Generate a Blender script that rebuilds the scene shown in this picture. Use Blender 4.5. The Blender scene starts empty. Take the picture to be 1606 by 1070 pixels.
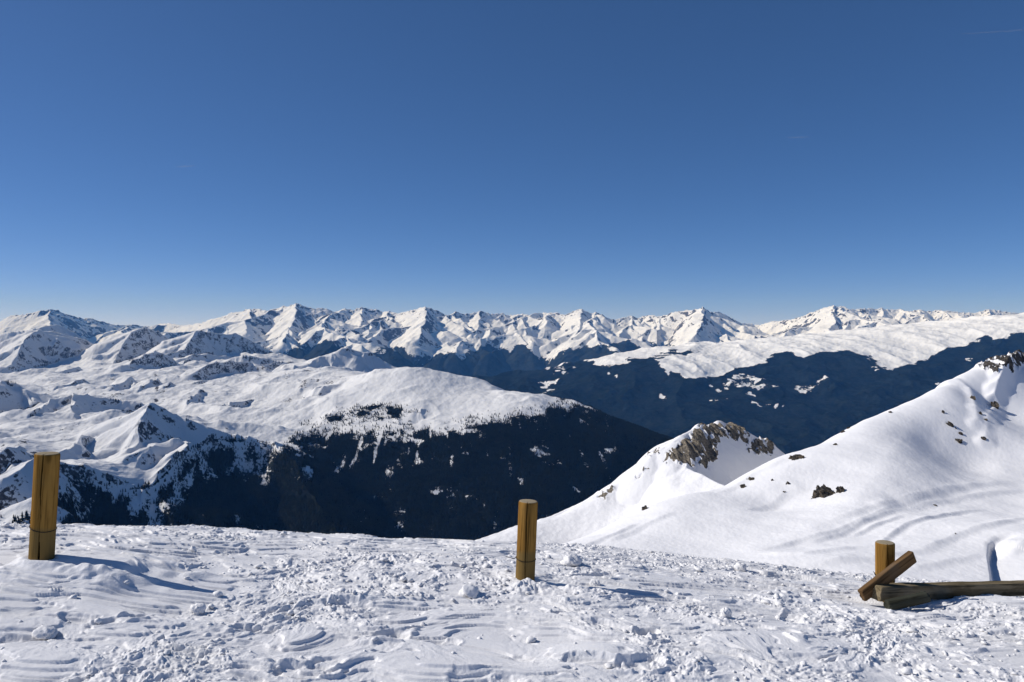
import bpy, bmesh, math, random
import numpy as np
from mathutils import Vector, Matrix

# ------------------------------------------------------------------ camera, sky, sun, exposure
W0, H0, F0, EYE = 1606.0, 1070.0, 1160.0, 1.65
PITCH = math.atan(20.0 / F0)
SUN_AZ, SUN_EL = math.radians(80), math.radians(35.5)          # sun ahead of the camera, to the left
sc = bpy.context.scene
COL = sc.collection

cam_d = bpy.data.cameras.new('camera')
cam_d.sensor_width = 36.0
cam_d.lens = 36.0 * F0 / W0
cam_d.clip_start, cam_d.clip_end = 0.1, 400000.0
cam = bpy.data.objects.new('camera', cam_d)
COL.objects.link(cam)
cam.location = (0, 0, EYE)
cam.rotation_euler = (math.pi / 2 - PITCH, 0, 0)
sc.camera = cam

world = bpy.data.worlds.new("World")
sc.world = world
world.use_nodes = True
wn = world.node_tree
wn.nodes.clear()
sky = wn.nodes.new('ShaderNodeTexSky')
sky.sky_type = 'NISHITA'
sky.sun_disc = False
sky.sun_elevation = SUN_EL
sky.sun_rotation = -SUN_AZ
sky.altitude = 3800
sky.air_density, sky.dust_density, sky.ozone_density = 0.5, 0.9, 5.5
bg = wn.nodes.new('ShaderNodeBackground')
bg.inputs['Strength'].default_value = 0.15
wo = wn.nodes.new('ShaderNodeOutputWorld')
hs = wn.nodes.new('ShaderNodeHueSaturation')
hs.inputs['Saturation'].default_value = 1.27
wb = wn.nodes.new('ShaderNodeMix')
wb.data_type, wb.blend_type = 'RGBA', 'MULTIPLY'
wb.inputs[0].default_value = 1.0
wb.inputs[7].default_value = (1.58, 1.13, 1.12, 1)
gm = wn.nodes.new('ShaderNodeGamma')
gm.inputs[1].default_value = 0.75
wn.links.new(sky.outputs[0], gm.inputs[0])
wn.links.new(gm.outputs[0], hs.inputs['Color'])
wn.links.new(hs.outputs[0], wb.inputs[6])
wn.links.new(wb.outputs[2], bg.inputs['Color'])
wn.links.new(bg.outputs[0], wo.inputs['Surface'])

sun_d = bpy.data.lights.new('sun', 'SUN')
sun_d.energy = 4.1
sun_d.angle = math.radians(0.5)
sun_d.color = (1.0, 0.975, 0.95)
sun = bpy.data.objects.new('sun', sun_d)
COL.objects.link(sun)
SUNV = Vector((-math.sin(SUN_AZ) * math.cos(SUN_EL), math.cos(SUN_AZ) * math.cos(SUN_EL), math.sin(SUN_EL)))
sun.rotation_euler = SUNV.to_track_quat('Z', 'Y').to_euler()
sun.location = SUNV * 100

sc.view_settings.view_transform = 'Standard'
sc.view_settings.look = 'None'
sc.view_settings.exposure = 0.0
sc.view_settings.gamma = 1.0
sc.view_settings.use_curve_mapping = False
sc.render.engine = 'CYCLES'
sc.cycles.max_bounces = 5
sc.cycles.diffuse_bounces = 1
sc.cycles.glossy_bounces = 2
sc.cycles.transparent_max_bounces = 8
sc.cycles.volume_bounces = 0

rng = np.random.default_rng(11)
random.seed(5)

# ------------------------------------------------------------------ helpers: projection
CP, SP = math.cos(PITCH), math.sin(PITCH)


def P(px, py, d):
    """photo pixel at camera depth d (m) -> world point"""
    t = (H0 / 2 - py) / F0
    return np.array([(px - W0 / 2) / F0 * d, d * (CP + t * SP), EYE + d * (t * CP - SP)])


def proj(x, y, z):
    d = y * CP - (z - EYE) * SP
    return W0 / 2 + F0 * x / d, H0 / 2 - F0 * (y * SP + (z - EYE) * CP) / d


# ------------------------------------------------------------------ helpers: noise
_perm = np.random.default_rng(3).permutation(256).astype(np.int32)
_perm = np.concatenate([_perm, _perm])
_ang = np.random.default_rng(4).random(256) * 2 * np.pi
_gx, _gy = np.cos(_ang).astype(np.float32), np.sin(_ang).astype(np.float32)


def pn(x, y, seed=0):
    xf, yf = np.floor(x), np.floor(y)
    xi = xf.astype(np.int32) & 255
    yi = yf.astype(np.int32) & 255
    fx = (x - xf).astype(np.float32)
    fy = (y - yf).astype(np.float32)
    u = fx * fx * fx * (fx * (fx * 6 - 15) + 10)
    v = fy * fy * fy * (fy * (fy * 6 - 15) + 10)
    s = (seed * 37) & 255

    def g(i, j, dx, dy):
        h = _perm[(_perm[(xi + i + s) & 255] + yi + j) & 255]
        return _gx[h] * dx + _gy[h] * dy
    a = g(0, 0, fx, fy); b = g(1, 0, fx - 1, fy)
    c = g(0, 1, fx, fy - 1); d = g(1, 1, fx - 1, fy - 1)
    a = a + u * (b - a); c = c + u * (d - c)
    return (a + v * (c - a)) * 1.5


def fbm(x, y, octs=5, lac=2.03, gain=0.5, seed=0):
    r = 0; a = 1.0; f = 1.0
    for o in range(octs):
        r = r + a * pn(x * f + 17.3 * o, y * f - 9.1 * o, seed + o)
        a *= gain; f *= lac
    return r


def ridged(x, y, octs=5, lac=2.07, gain=0.5, seed=0):
    r = 0; a = 1.0; f = 1.0; w = 1.0
    for o in range(octs):
        n = 1 - np.abs(pn(x * f + 31.7 * o, y * f + 5.3 * o, seed + o)) * 1.4
        n = np.clip(n, 0, 1) ** 2 * w
        r = r + a * n
        w = np.clip(n * 1.6, 0, 1)
        a *= gain; f *= lac
    return r


def sstep(a, b, x):
    t = np.clip((x - a) / (b - a), 0, 1)
    return t * t * (3 - 2 * t)


def lerpline(pts, x):
    p = np.array(pts, float)
    return np.interp(x, p[:, 0], p[:, 1])


def mq_fit(pts, c):
    """smooth surface z(x, y) through 3-D points (multiquadric)"""
    pts = np.array(pts, float)
    n = len(pts)
    r = np.sqrt(((pts[:, None, :2] - pts[None, :, :2]) ** 2).sum(-1) + c * c)
    A = np.zeros((n + 3, n + 3))
    A[:n, :n] = r
    A[:n, n] = 1; A[:n, n + 1:] = pts[:, :2]
    A[n, :n] = 1; A[n + 1:, :n] = pts[:, :2].T
    A[:n, :n] -= np.eye(n) * 1e-6
    w = np.linalg.solve(A, np.concatenate([pts[:, 2], np.zeros(3)]))

    def ev(X, Y):
        z = w[n] + w[n + 1] * X + w[n + 2] * Y
        for i in range(n):
            z = z + w[i] * np.sqrt((X - pts[i, 0]) ** 2 + (Y - pts[i, 1]) ** 2 + c * c)
        return z
    return ev


def polar(px0, px1, ncol, y0, y1, nrow):
    """terrain grid, finer near the viewer's ground, coarser far away"""
    u = (np.linspace(px0, px1, ncol) - W0 / 2) / F0
    y = np.geomspace(y0, y1, nrow)
    Y, U = np.meshgrid(y, u, indexing='ij')
    return U * Y, Y


def cones(Z, X, Y, crests, k=40.0):
    """raise Z to the crest lines; a crest: dict(p=[(x,y,z)..], sl, sr slopes on its left / right side, r rounding, L concavity)"""
    u = X[0] / Y[0]; yy = Y[:, 0]
    for c in crests:
        p = np.array(c['p'], float)
        sl, sr, r, L = c.get('sl', .7), c.get('sr', .7), c.get('r', 0.0), c.get('L', 1e9)
        R = c.get('R', 2500.0)
        for i in range(len(p) - 1):
            a, b = p[i], p[i + 1]
            y0, y1 = min(a[1], b[1]) - R, max(a[1], b[1]) + R
            j0, j1 = np.searchsorted(yy, [y0, y1])
            if j1 - j0 < 2:
                continue
            ylo = max(yy[j0], 1.0)
            us = [(q[0] + s * R) / max(q[1], 1) for q in (a, b) for s in (-1, 1)]
            i0, i1 = np.searchsorted(u, [min(us), max(us)])
            if i1 - i0 < 2:
                continue
            xs = X[j0:j1, i0:i1]; ys = Y[j0:j1, i0:i1]
            dx, dy = b[0] - a[0], b[1] - a[1]
            ll = dx * dx + dy * dy + 1e-9
            t = np.clip(((xs - a[0]) * dx + (ys - a[1]) * dy) / ll, 0, 1)
            ex, ey = xs - a[0] - t * dx, ys - a[1] - t * dy
            d = np.sqrt(ex * ex + ey * ey)
            sd = (dx * ey - dy * ex) / (d * math.sqrt(ll) + 1e-6)     # + left, - right
            s = sr + (sl - sr) * sstep(-.6, .6, sd)
            dd = np.sqrt(d * d + r * r) - r
            h = a[2] + t * (b[2] - a[2]) - s * (dd if L > 1e8 else L * np.log1p(dd / L)) - (2.2 / R) * np.maximum(d - .2 * R, 0) ** 2
            z = Z[j0:j1, i0:i1]
            q = np.clip(.5 + .5 * (h - z) / k, 0, 1)
            Z[j0:j1, i0:i1] = h * q + z * (1 - q) + k * q * (1 - q)
    return Z


# ------------------------------------------------------------------ helpers: meshes
def link(name, me, mat=None, parent=None):
    o = bpy.data.objects.new(name, me)
    COL.objects.link(o)
    if mat:
        me.materials.append(mat)
    if parent:
        o.parent = parent
    return o


def mesh_np(name, V, Fq, attrs=None, smooth=True):
    """V (n,3), Fq (m,3 or 4)"""
    me = bpy.data.meshes.new(name)
    nv, nf, k = len(V), len(Fq), Fq.shape[1]
    me.vertices.add(nv)
    me.vertices.foreach_set('co', V.astype(np.float32).ravel())
    me.loops.add(nf * k)
    me.loops.foreach_set('vertex_index', Fq.astype(np.int32).ravel())
    me.polygons.add(nf)
    me.polygons.foreach_set('loop_start', np.arange(0, nf * k, k, dtype=np.int32))
    me.polygons.foreach_set('loop_total', np.full(nf, k, dtype=np.int32))
    me.polygons.foreach_set('use_smooth', np.full(nf, smooth, dtype=bool))
    for n, a in (attrs or {}).items():
        at = me.attributes.new(n, 'FLOAT', 'POINT')
        at.data.foreach_set('value', a.astype(np.float32).ravel())
    me.update(calc_edges=True)
    return me


def grid_mesh(name, X, Y, Z, attrs=None):
    nr, nc = X.shape
    V = np.stack([X, Y, Z], -1).reshape(-1, 3)
    idx = np.arange(nr * nc).reshape(nr, nc)
    Fq = np.stack([idx[:-1, :-1], idx[:-1, 1:], idx[1:, 1:], idx[1:, :-1]], -1).reshape(-1, 4)
    return mesh_np(name, V, Fq, attrs)


def struct(name, me, mat, parent=None):
    o = link(name, me, mat, parent)
    if not parent:
        o['kind'] = 'structure'
    return o


def tag(o, label, cat, group=None, kind=None):
    o['label'] = label
    o['category'] = cat
    if group:
        o['group'] = group
    if kind:
        o['kind'] = kind
    return o


def empty(name, loc):
    o = bpy.data.objects.new(name, None)
    o.location = loc
    o.empty_display_size = .1
    COL.objects.link(o)
    return o


# ------------------------------------------------------------------ materials
class NT:
    def __init__(s, name):
        s.m = bpy.data.materials.new(name)
        s.m.use_nodes = True
        s.t = s.m.node_tree
        s.t.nodes.clear()
        s.out = s.n('ShaderNodeOutputMaterial')
        s.bs = s.n('ShaderNodeBsdfPrincipled')
        s.t.links.new(s.bs.outputs[0], s.out.inputs['Surface'])
        s.bs.inputs['Specular IOR Level'].default_value = .0
        s.bs.inputs['Roughness'].default_value = .8

    def n(s, ty, **kw):
        nd = s.t.nodes.new(ty)
        for k, v in kw.items():
            setattr(nd, k, v)
        return nd

    def put(s, sock, v):
        if isinstance(v, bpy.types.NodeSocket):
            s.t.links.new(v, sock)
        elif isinstance(v, (tuple, list)) and sock.type == 'RGBA' and len(v) == 3:
            sock.default_value = (*v, 1)
        else:
            sock.default_value = v

    def noise(s, scale, detail=4, rough=.55, dist=0.0, vec=None):
        nd = s.n('ShaderNodeTexNoise')
        nd.inputs['Scale'].default_value = scale
        nd.inputs['Detail'].default_value = detail
        nd.inputs['Roughness'].default_value = rough
        nd.inputs['Distortion'].default_value = dist
        s.t.links.new(vec if vec is not None else s.coord(), nd.inputs['Vector'])
        return nd.outputs['Fac']

    def coord(s, scale=None):
        if not hasattr(s, '_tc'):
            s._tc = s.n('ShaderNodeTexCoord')
        if scale is None:
            return s._tc.outputs['Object']
        mp = s.n('ShaderNodeMapping')
        mp.inputs['Scale'].default_value = scale
        s.t.links.new(s._tc.outputs['Object'], mp.inputs['Vector'])
        return mp.outputs[0]

    def attr(s, name):
        return s.n('ShaderNodeAttribute', attribute_name=name).outputs['Fac']

    def math(s, op, a, b=0.0, clamp=False):
        nd = s.n('ShaderNodeMath', operation=op, use_clamp=clamp)
        s.put(nd.inputs[0], a); s.put(nd.inputs[1], b)
        return nd.outputs[0]

    def rng(s, v, a, b, c=0.0, d=1.0, smooth=True):
        nd = s.n('ShaderNodeMapRange', interpolation_type='SMOOTHSTEP' if smooth else 'LINEAR')
        s.put(nd.inputs[0], v)
        for i, q in enumerate((a, b, c, d)):
            nd.inputs[i + 1].default_value = q
        return nd.outputs[0]

    def mix(s, f, a, b):
        nd = s.n('ShaderNodeMix', data_type='RGBA')
        s.put(nd.inputs[0], f); s.put(nd.inputs[6], a); s.put(nd.inputs[7], b)
        return nd.outputs[2]

    def bump(s, h, strength, dist):
        nd = s.n('ShaderNodeBump')
        nd.inputs['Strength'].default_value = strength
        nd.inputs['Distance'].default_value = dist
        s.t.links.new(h, nd.inputs['Height'])
        s.t.links.new(nd.outputs[0], s.bs.inputs['Normal'])


def terrain_mat(name, sc_, snow=(.88, .865, .85), forest=(.018, .024, .022), rock=(.16, .14, .125), rock2=(.06, .055, .055), bump=1.0):
    """snow with rock and forest where the attributes say so; sc_ = size (m) of the speckle"""
    t = NT(name)
    n1 = t.noise(1.0 / sc_, 5, .65)
    n2 = t.noise(.23 / sc_, 5, .6)
    nn = t.math('ADD', t.math('MULTIPLY', t.math('SUBTRACT', n1, .5), 1.1), t.math('MULTIPLY', t.math('SUBTRACT', n2, .5), .9))
    fo = t.rng(t.math('ADD', t.attr('forest'), nn), .42, .58)
    ro = t.rng(t.math('ADD', t.attr('rock'), nn), .44, .56)
    rc = t.mix(t.rng(t.noise(2.3 / sc_, 5, .7), .35, .65), rock2, rock)
    c = t.mix(ro, snow, rc)
    fc = t.mix(t.rng(t.math('ADD', t.math('MULTIPLY', n1, .5), t.math('MULTIPLY', n2, .5)), .36, .64), tuple(v * .45 for v in forest), (forest[0] * 2.6, forest[1] * 2.2, forest[2] * 1.9))
    c = t.mix(fo, c, fc)
    t.put(t.bs.inputs['Base Color'], c)
    t.bs.inputs['Roughness'].default_value = .75
    if bump:
        t.bump(t.noise(1.6 / sc_, 6, .6), .5 * bump, .35 * sc_)
    return t.m

# ------------------------------------------------------------------ setting: far range, plateau, left massif
Q = 1.0     # grid density


def pts(*a):
    return [P(px, py, d * 1000.0) for px, py, d in a]


def fit(ctrl, c):
    a = np.array(ctrl)
    f = mq_fit(np.stack([a[:, 0] / 1000, a[:, 1] / 1000, a[:, 2]], -1), c)
    return lambda X, Y: f(X / 1000, Y / 1000)


# valley floor: one broad sheet that reaches past everything
vm = bpy.data.meshes.new('valley_floor')
vm.from_pydata([(-41000, -1500, -2100), (41000, -1500, -2100), (41000, 40000, -2100), (-41000, 40000, -2100)], [], [(0, 1, 2, 3)])
vt = NT('valley_forest')
vt.put(vt.bs.inputs['Base Color'], vt.mix(vt.rng(vt.noise(.0011, 6, .6), .4, .6), (.02, .026, .024), (.05, .045, .04)))
struct('valley_floor', vm, vt.m)

# ---- far range
def spur(out, p, ang, length, fall, depth, rs, sl):
    p = np.array(p, float)
    line = [p.copy()]
    n = max(2, int(length / 450))
    for i in range(n):
        ang += rs.normal(0, .16)
        st = length / n
        p = p + np.array([math.sin(ang) * st, -math.cos(ang) * st, -st * fall * rs.uniform(.25, 1.75)])
        line.append(p.copy())
        if depth and i < n - 1:
            for sgn in (-1, 1):
                if rs.random() < .75:
                    spur(out, p + [0, 0, -12], ang + sgn * rs.uniform(.6, 1.15), length * rs.uniform(.25, .42) * (1 - .5 * i / n),
                         fall * rs.uniform(1.6, 2.6), depth - 1, rs, sl)
    out.append(dict(p=line, sl=sl * rs.uniform(1.2, 1.55), sr=sl * rs.uniform(.65, .95), R=2600, L=5500, sm=.3))


SKY_L = [(-260, 498), (-150, 490), (-70, 500), (0, 504), (17, 495), (44, 492), (64, 487), (78, 485.5), (91, 486), (98, 492), (114, 495), (130, 499), (144, 499), (158, 503),
         (178, 509), (209, 509), (236, 512), (250, 508), (266, 507), (286, 511), (313, 507), (336, 499), (345, 498), (363, 490), (376, 489), (390, 484), (398, 485), (404, 483.5),
         (417, 487), (428, 485), (437, 483.5), (444, 480), (453, 480), (458, 477), (464, 475.5), (471, 478), (485, 482.5), (493, 484), (501, 483), (512, 484), (524, 489), (533, 486),
         (540, 483.5), (548, 485), (554, 487), (561, 483), (567, 482), (578, 484), (590, 485), (600, 489), (611, 487.5), (624, 492), (640, 487), (651, 485), (660, 482), (668, 481), (677, 484),
         (685, 487), (702, 495), (709, 491), (715, 488.5), (725, 492), (738, 491), (752, 487.5), (760, 489), (769, 492.5), (789, 491.5), (799, 495), (820, 491.5), (836, 494.5),
         (853, 490), (862, 491), (870, 489.5), (887, 494), (897, 489), (905, 486), (912, 484.5), (927, 492), (934, 490), (941, 492), (961, 501), (978, 498), (991, 495), (998, 499), (1008, 496)]
SKY_R = [(1008, 496), (1018, 494), (1032, 496), (1047, 493), (1060, 488.5), (1078, 486), (1092, 485), (1102, 481.5), (1107, 484), (1113, 489), (1128, 489), (1144, 497), (1162, 507), (1181, 508),
         (1193, 510), (1203, 506), (1211, 504), (1226, 503), (1242, 501), (1258, 496), (1272, 489.5), (1284, 486), (1295, 481.5), (1302, 480.5), (1308, 478.5), (1316, 481), (1323, 479.5), (1329, 485), (1340, 485),
         (1355, 483.5), (1368, 484), (1383, 482.5), (1390, 485), (1397, 485), (1412, 484.5), (1423, 488), (1433, 486), (1442, 484.5), (1449, 488), (1460, 487), (1472, 486), (1485, 487), (1498, 489), (1512, 489),
         (1525, 491), (1537, 488), (1551, 484.5), (1566, 487), (1585, 490), (1604, 491), (1640, 488), (1680, 494), (1720, 487), (1790, 492)]
DEP = [(-260, 27.5), (60, 27), (230, 31), (320, 28), (465, 26.5), (600, 28), (670, 26.5), (800, 29), (910, 27), (1010, 28.5), (1105, 26), (1180, 30), (1310, 26), (1450, 27.5), (1800, 28)]


BIG = [(78, 486, 1), (392, 484.5, .9), (464, 476, 1.1), (567, 482.5, .9), (668, 481.5, 1.1), (752, 488, .9), (912, 485, 1.15), (1034, 496, .9), (1102, 482, 1.2), (1308, 479, 1.2), (1383, 483, 1), (1442, 485, 1), (1551, 485, 1)]


def far_range(name, skyline, px0, px1, seed, mid):
    rs = np.random.default_rng(seed)
    X, Y = polar(px0, px1, int((px1 - px0) * 1.35 * Q), 18500, 36000, int(720 * Q))
    U = X / Y * F0 + W0 / 2
    dep = lerpline(DEP, U) * 1000
    s = Y - dep
    # skirt: foothills up to below the crest, falling behind it
    Z = np.where(s < 0, -900 + s * .11 + 0 * X, -900 - s * .30)
    Z = Z + 230 * fbm(X / 3800, Y / 3800, 4, seed=seed)
    Z = Z + 200 * (ridged(X / 2600, Y / 2600, 4, seed=seed + 30) - .9)
    Z = np.where(Y < 20500, Z - (20500 - Y) * .2, Z)
    crests = []
    line = [P(px, py, lerpline(DEP, px) * 1000 + rs.normal(0, 60)) for px, py in skyline]
    crests.append(dict(p=line, sl=.8, sr=.8, R=2600, L=2400, sm=0))
    n = len(skyline)
    for i, (px, py) in enumerate(skyline):
        up = i in (0, n - 1) or (py <= skyline[i - 1][1] and py <= skyline[i + 1][1])
        if any(abs(px - q[0]) < 13 for q in BIG):
            continue
        if up or rs.random() < .10:
            p = line[i] + np.array([0, 0, -25 if up else -60])
            spur(crests, p, rs.normal(-.42, .3), rs.uniform(5000, 7500), .165, 2 if up else 1, rs, .74)
    for px, py, rr_ in BIG:
        if skyline[0][0] <= px <= skyline[-1][0]:
            d0 = lerpline(DEP, px)
            crests.append(dict(p=pts((px, py, d0), (px + 1, py + 9, d0 - 1.0), (px - 2, py + 22, d0 - 2.2), (px - 10, py + 44, d0 - 3.8)), sl=.95 * rr_, sr=.55, R=2600, L=9000))
    for m in mid:
        crests.append(m)
    w = 90
    Xw = X + w * fbm(X / 900, Y / 900, 3, seed=seed + 5)
    Yw = Y + w * fbm(X / 900, Y / 900, 3, seed=seed + 9)
    near = np.exp(-(s / 260.0) ** 2)
    Xw = Xw * (1 - near) + X * near; Yw = Yw * (1 - near) + Y * near
    # the warp keeps each row and column in order closely enough for the windowed search
    cones(Z, Xw, Yw, crests, 22)
    g = ridged(X / 760, Y / 760, 4, seed=seed + 2)
    Z = Z + (ridged(X / 1500, Y / 1500, 4, seed=seed + 12) - .9) * 60 * (1 - near) + (g - .9) * 26 * (1 - .75 * near) + 9 * fbm(X / 170, Y / 170, 4, seed=seed + 3) + near * 26 * (ridged(X / 210, Y / 210, 3, seed=seed + 4) - .8)
    px, py = proj(X, Y, Z)
    gy = np.gradient(Z, axis=0) / np.gradient(Y, axis=0)
    gx = np.gradient(Z, axis=1) / np.gradient(X, axis=1)
    slope = np.sqrt(gx * gx + gy * gy)
    tl = -600 + 330 * fbm(X / 1500, Y / 2600, 5, gain=.6, seed=seed + 7) - (slope - .5) * 160
    forest = sstep(160, -160, Z - tl)
    rock = sstep(.75, 1.5, slope) * .6 + .24 * sstep(-300, 500, Z)
    return struct(name, grid_mesh(name, X, Y, Z, dict(forest=forest, rock=rock)), FARM)


FARM = terrain_mat('far_snow', 80.0, snow=(.82, .815, .805), forest=(.012, .017, .018), rock=(.13, .12, .12), rock2=(.06, .06, .065), bump=.5)
far_range('mountain_range', SKY_L, -330, 1030, 21, [
    dict(p=pts((560, 548, 24.5), (600, 536, 24.2), (640, 524, 24), (700, 521, 24.2)), sl=.3, sr=.5, R=2500, L=2500, r=200),
    dict(p=pts((780, 542, 24), (800, 530, 24), (830, 528, 24), (850, 533, 24)), sl=.3, sr=.5, R=2500, L=2500, r=200),
    dict(p=pts((370, 560, 22), (420, 548, 22.5), (470, 530, 23), (500, 515, 24.5)), sl=.5, sr=.6, R=2500, L=2500, r=50)])
far_range('mountain_range', SKY_R, 1000, 1800, 33, [])

# ---- plateau and its forest slope, beyond the main valley
pc = pts((560, 690, 14.5), (640, 640, 14.5), (700, 608, 15), (740, 591, 15), (790, 587, 15.3), (870, 576, 15.5), (945, 559, 15.8), (1010, 548, 16), (1080, 539, 16.3), (1180, 534, 16.5),
         (1240, 527, 16.7), (1330, 519, 17), (1400, 512, 17), (1500, 503, 17), (1606, 494, 17), (1760, 480, 17),
         (560, 760, 18.5), (740, 660, 19), (945, 610, 20), (1180, 580, 20.5), (1400, 560, 21), (1606, 545, 21), (1760, 530, 21),
         (800, 600, 14.2), (880, 598, 14), (950, 575, 14.4), (1050, 562, 14.4), (1050, 575, 13.7), (1080, 590, 13.4), (1165, 573, 14), (1245, 553, 14.4), (1330, 553, 14.2), (1385, 577, 13.4), (1450, 560, 13.8),
         (1510, 541, 14.2), (1606, 512, 14.4), (1760, 500, 14.4),
         (600, 760, 11.6), (740, 700, 12), (860, 640, 12.5), (1000, 640, 12.4), (1150, 640, 12), (1300, 640, 12), (1450, 630, 12), (1606, 590, 12.4), (1760, 570, 12.4),
         (740, 790, 10.3), (900, 740, 10.4), (1050, 720, 10.2), (1200, 720, 10), (1350, 715, 10), (1500, 700, 10), (1650, 690, 10), (1760, 690, 10),
         (740, 850, 9), (1000, 800, 8.8), (1300, 800, 8.6), (1650, 800, 8.6))
X, Y = polar(540, 1790, int(1250 * 1.1 * Q), 8700, 21500, int(760 * Q))
Z = fit(pc, .35)(X, Y)
cr = [dict(p=pts((1385, 576, 13.5), (1440, 545, 14.6), (1470, 522, 15.6), (1480, 512, 16.6)), sl=.16, sr=.45, R=1800, L=1500, r=30),
      dict(p=pts((1075, 590, 13.4), (1120, 565, 14.3), (1160, 548, 15.2)), sl=.12, sr=.25, R=1500, L=1500, r=80),
      dict(p=pts((1560, 545, 13.6), (1585, 520, 14.4), (1606, 506, 15)), sl=.4, sr=.5, R=1500, L=1500, r=10),
      dict(p=pts((1250, 552, 14.4), (1300, 537, 15.2), (1330, 526, 16)), sl=.12, sr=.22, R=1500, L=1500, r=80)]
cones(Z, X, Y, cr, 30)
px, py = proj(X, Y, Z)
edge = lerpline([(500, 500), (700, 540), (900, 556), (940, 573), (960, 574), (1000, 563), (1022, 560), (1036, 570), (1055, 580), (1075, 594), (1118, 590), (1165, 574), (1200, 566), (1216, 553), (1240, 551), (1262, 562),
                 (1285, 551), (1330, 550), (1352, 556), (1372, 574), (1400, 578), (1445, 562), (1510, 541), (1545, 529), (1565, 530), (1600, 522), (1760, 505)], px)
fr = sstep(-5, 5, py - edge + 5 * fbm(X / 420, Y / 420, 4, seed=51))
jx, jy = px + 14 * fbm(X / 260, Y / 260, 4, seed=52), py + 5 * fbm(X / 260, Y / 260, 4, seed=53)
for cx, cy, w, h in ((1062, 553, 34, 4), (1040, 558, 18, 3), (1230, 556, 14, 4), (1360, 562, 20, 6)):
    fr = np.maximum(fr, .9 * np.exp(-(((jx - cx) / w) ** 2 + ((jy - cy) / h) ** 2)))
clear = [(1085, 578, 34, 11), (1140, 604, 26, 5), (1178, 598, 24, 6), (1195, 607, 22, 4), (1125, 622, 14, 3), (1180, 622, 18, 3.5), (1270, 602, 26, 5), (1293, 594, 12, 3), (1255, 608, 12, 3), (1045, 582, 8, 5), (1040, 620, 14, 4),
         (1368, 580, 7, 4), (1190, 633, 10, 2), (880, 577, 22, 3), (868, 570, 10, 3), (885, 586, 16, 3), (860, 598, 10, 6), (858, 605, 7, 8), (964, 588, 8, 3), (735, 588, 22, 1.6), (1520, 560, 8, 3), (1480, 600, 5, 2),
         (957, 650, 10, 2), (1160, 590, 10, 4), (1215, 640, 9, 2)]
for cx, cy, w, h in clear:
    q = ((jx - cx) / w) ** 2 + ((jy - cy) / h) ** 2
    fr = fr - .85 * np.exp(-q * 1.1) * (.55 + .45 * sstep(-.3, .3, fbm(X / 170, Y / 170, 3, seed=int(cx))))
Z = Z + 75 * (ridged(X / 1100, Y / 1100, 4, seed=55) - .9) * sstep(-4, 25, py - edge) + sstep(10, -10, py - edge) * 52 * (ridged(X / 900 + Y / 2500, Y / 1800, 3, seed=58) - .9) + 20 * fbm(X / 420, Y / 420, 5, seed=56) + 6 * fbm(X / 120, Y / 120, 3, seed=57)
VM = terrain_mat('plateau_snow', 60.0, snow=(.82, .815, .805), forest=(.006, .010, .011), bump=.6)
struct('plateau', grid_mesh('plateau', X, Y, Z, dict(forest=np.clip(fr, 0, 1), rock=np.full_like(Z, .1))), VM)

# ---- left massif
mc = pts((-200, 545, 12.5), (0, 548, 12), (150, 552, 12), (300, 550, 12), (450, 560, 11), (600, 610, 9.8), (750, 690, 9), (900, 770, 8.5), (1050, 810, 8), (1200, 850, 8),
         (0, 590, 8.6), (60, 592, 8.5), (150, 580, 8.5), (240, 582, 7.8), (330, 592, 7.6), (450, 585, 7.5), (530, 577, 7.2),
         (200, 610, 6.8), (300, 612, 6.5), (400, 620, 6.2), (480, 622, 6), (350, 652, 5.3), (420, 675, 4.9), (480, 664, 5.1),
         (560, 591, 6.3), (640, 580, 6.0), (700, 591, 5.9), (750, 612, 5.7), (830, 621, 5.5), (870, 634, 5.3), (905, 655, 5.2), (960, 672, 5.1), (1045, 691, 5.0), (1120, 715, 4.9), (1200, 745, 4.9),
         (520, 640, 5.4), (600, 640, 5.3), (700, 650, 5.1), (800, 645, 5.0), (880, 664, 5.0),
         (500, 700, 4.75), (600, 710, 4.65), (700, 720, 4.5), (800, 720, 4.5), (900, 725, 4.55), (1000, 745, 4.6), (1120, 770, 4.6),
         (560, 780, 4.1), (700, 800, 4.0), (850, 800, 4.0), (1000, 820, 4.1), (1120, 830, 4.2),
         (500, 870, 3.5), (700, 890, 3.55), (900, 910, 3.6), (1120, 920, 3.7),
         (-160, 640, 4.8), (0, 645, 4.7), (60, 646, 4.75), (140, 655, 4.8), (210, 655, 4.3), (90, 685, 3.8), (200, 690, 3.8), (150, 722, 3.4), (220, 740, 3.35), (50, 705, 3.3),
         (-160, 700, 3.4), (0, 712, 3.2), (-10, 760, 2.9), (40, 765, 2.8), (-160, 780, 2.7), (0, 815, 2.6), (80, 800, 2.55), (-160, 860, 2.3), (60, 880, 2.2),
         (120, 880, 2.75), (250, 890, 2.85), (350, 900, 2.95), (180, 830, 2.97), (300, 840, 3.17), (380, 820, 3.45), (440, 850, 3.4),
         (330, 760, 3.72), (400, 765, 3.8))
X, Y = polar(-240, 1210, int(1450 * 1.25 * Q), 2000, 12800, int(1150 * Q))
Z = fit(mc, .12)(X, Y)
C = []


def crest(sl, sr, *a, **k):
    C.append(dict(p=pts(*a), sl=sl, sr=sr, **{**dict(R=1500, L=1500, sm=.6, r=8), **k}))


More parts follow.
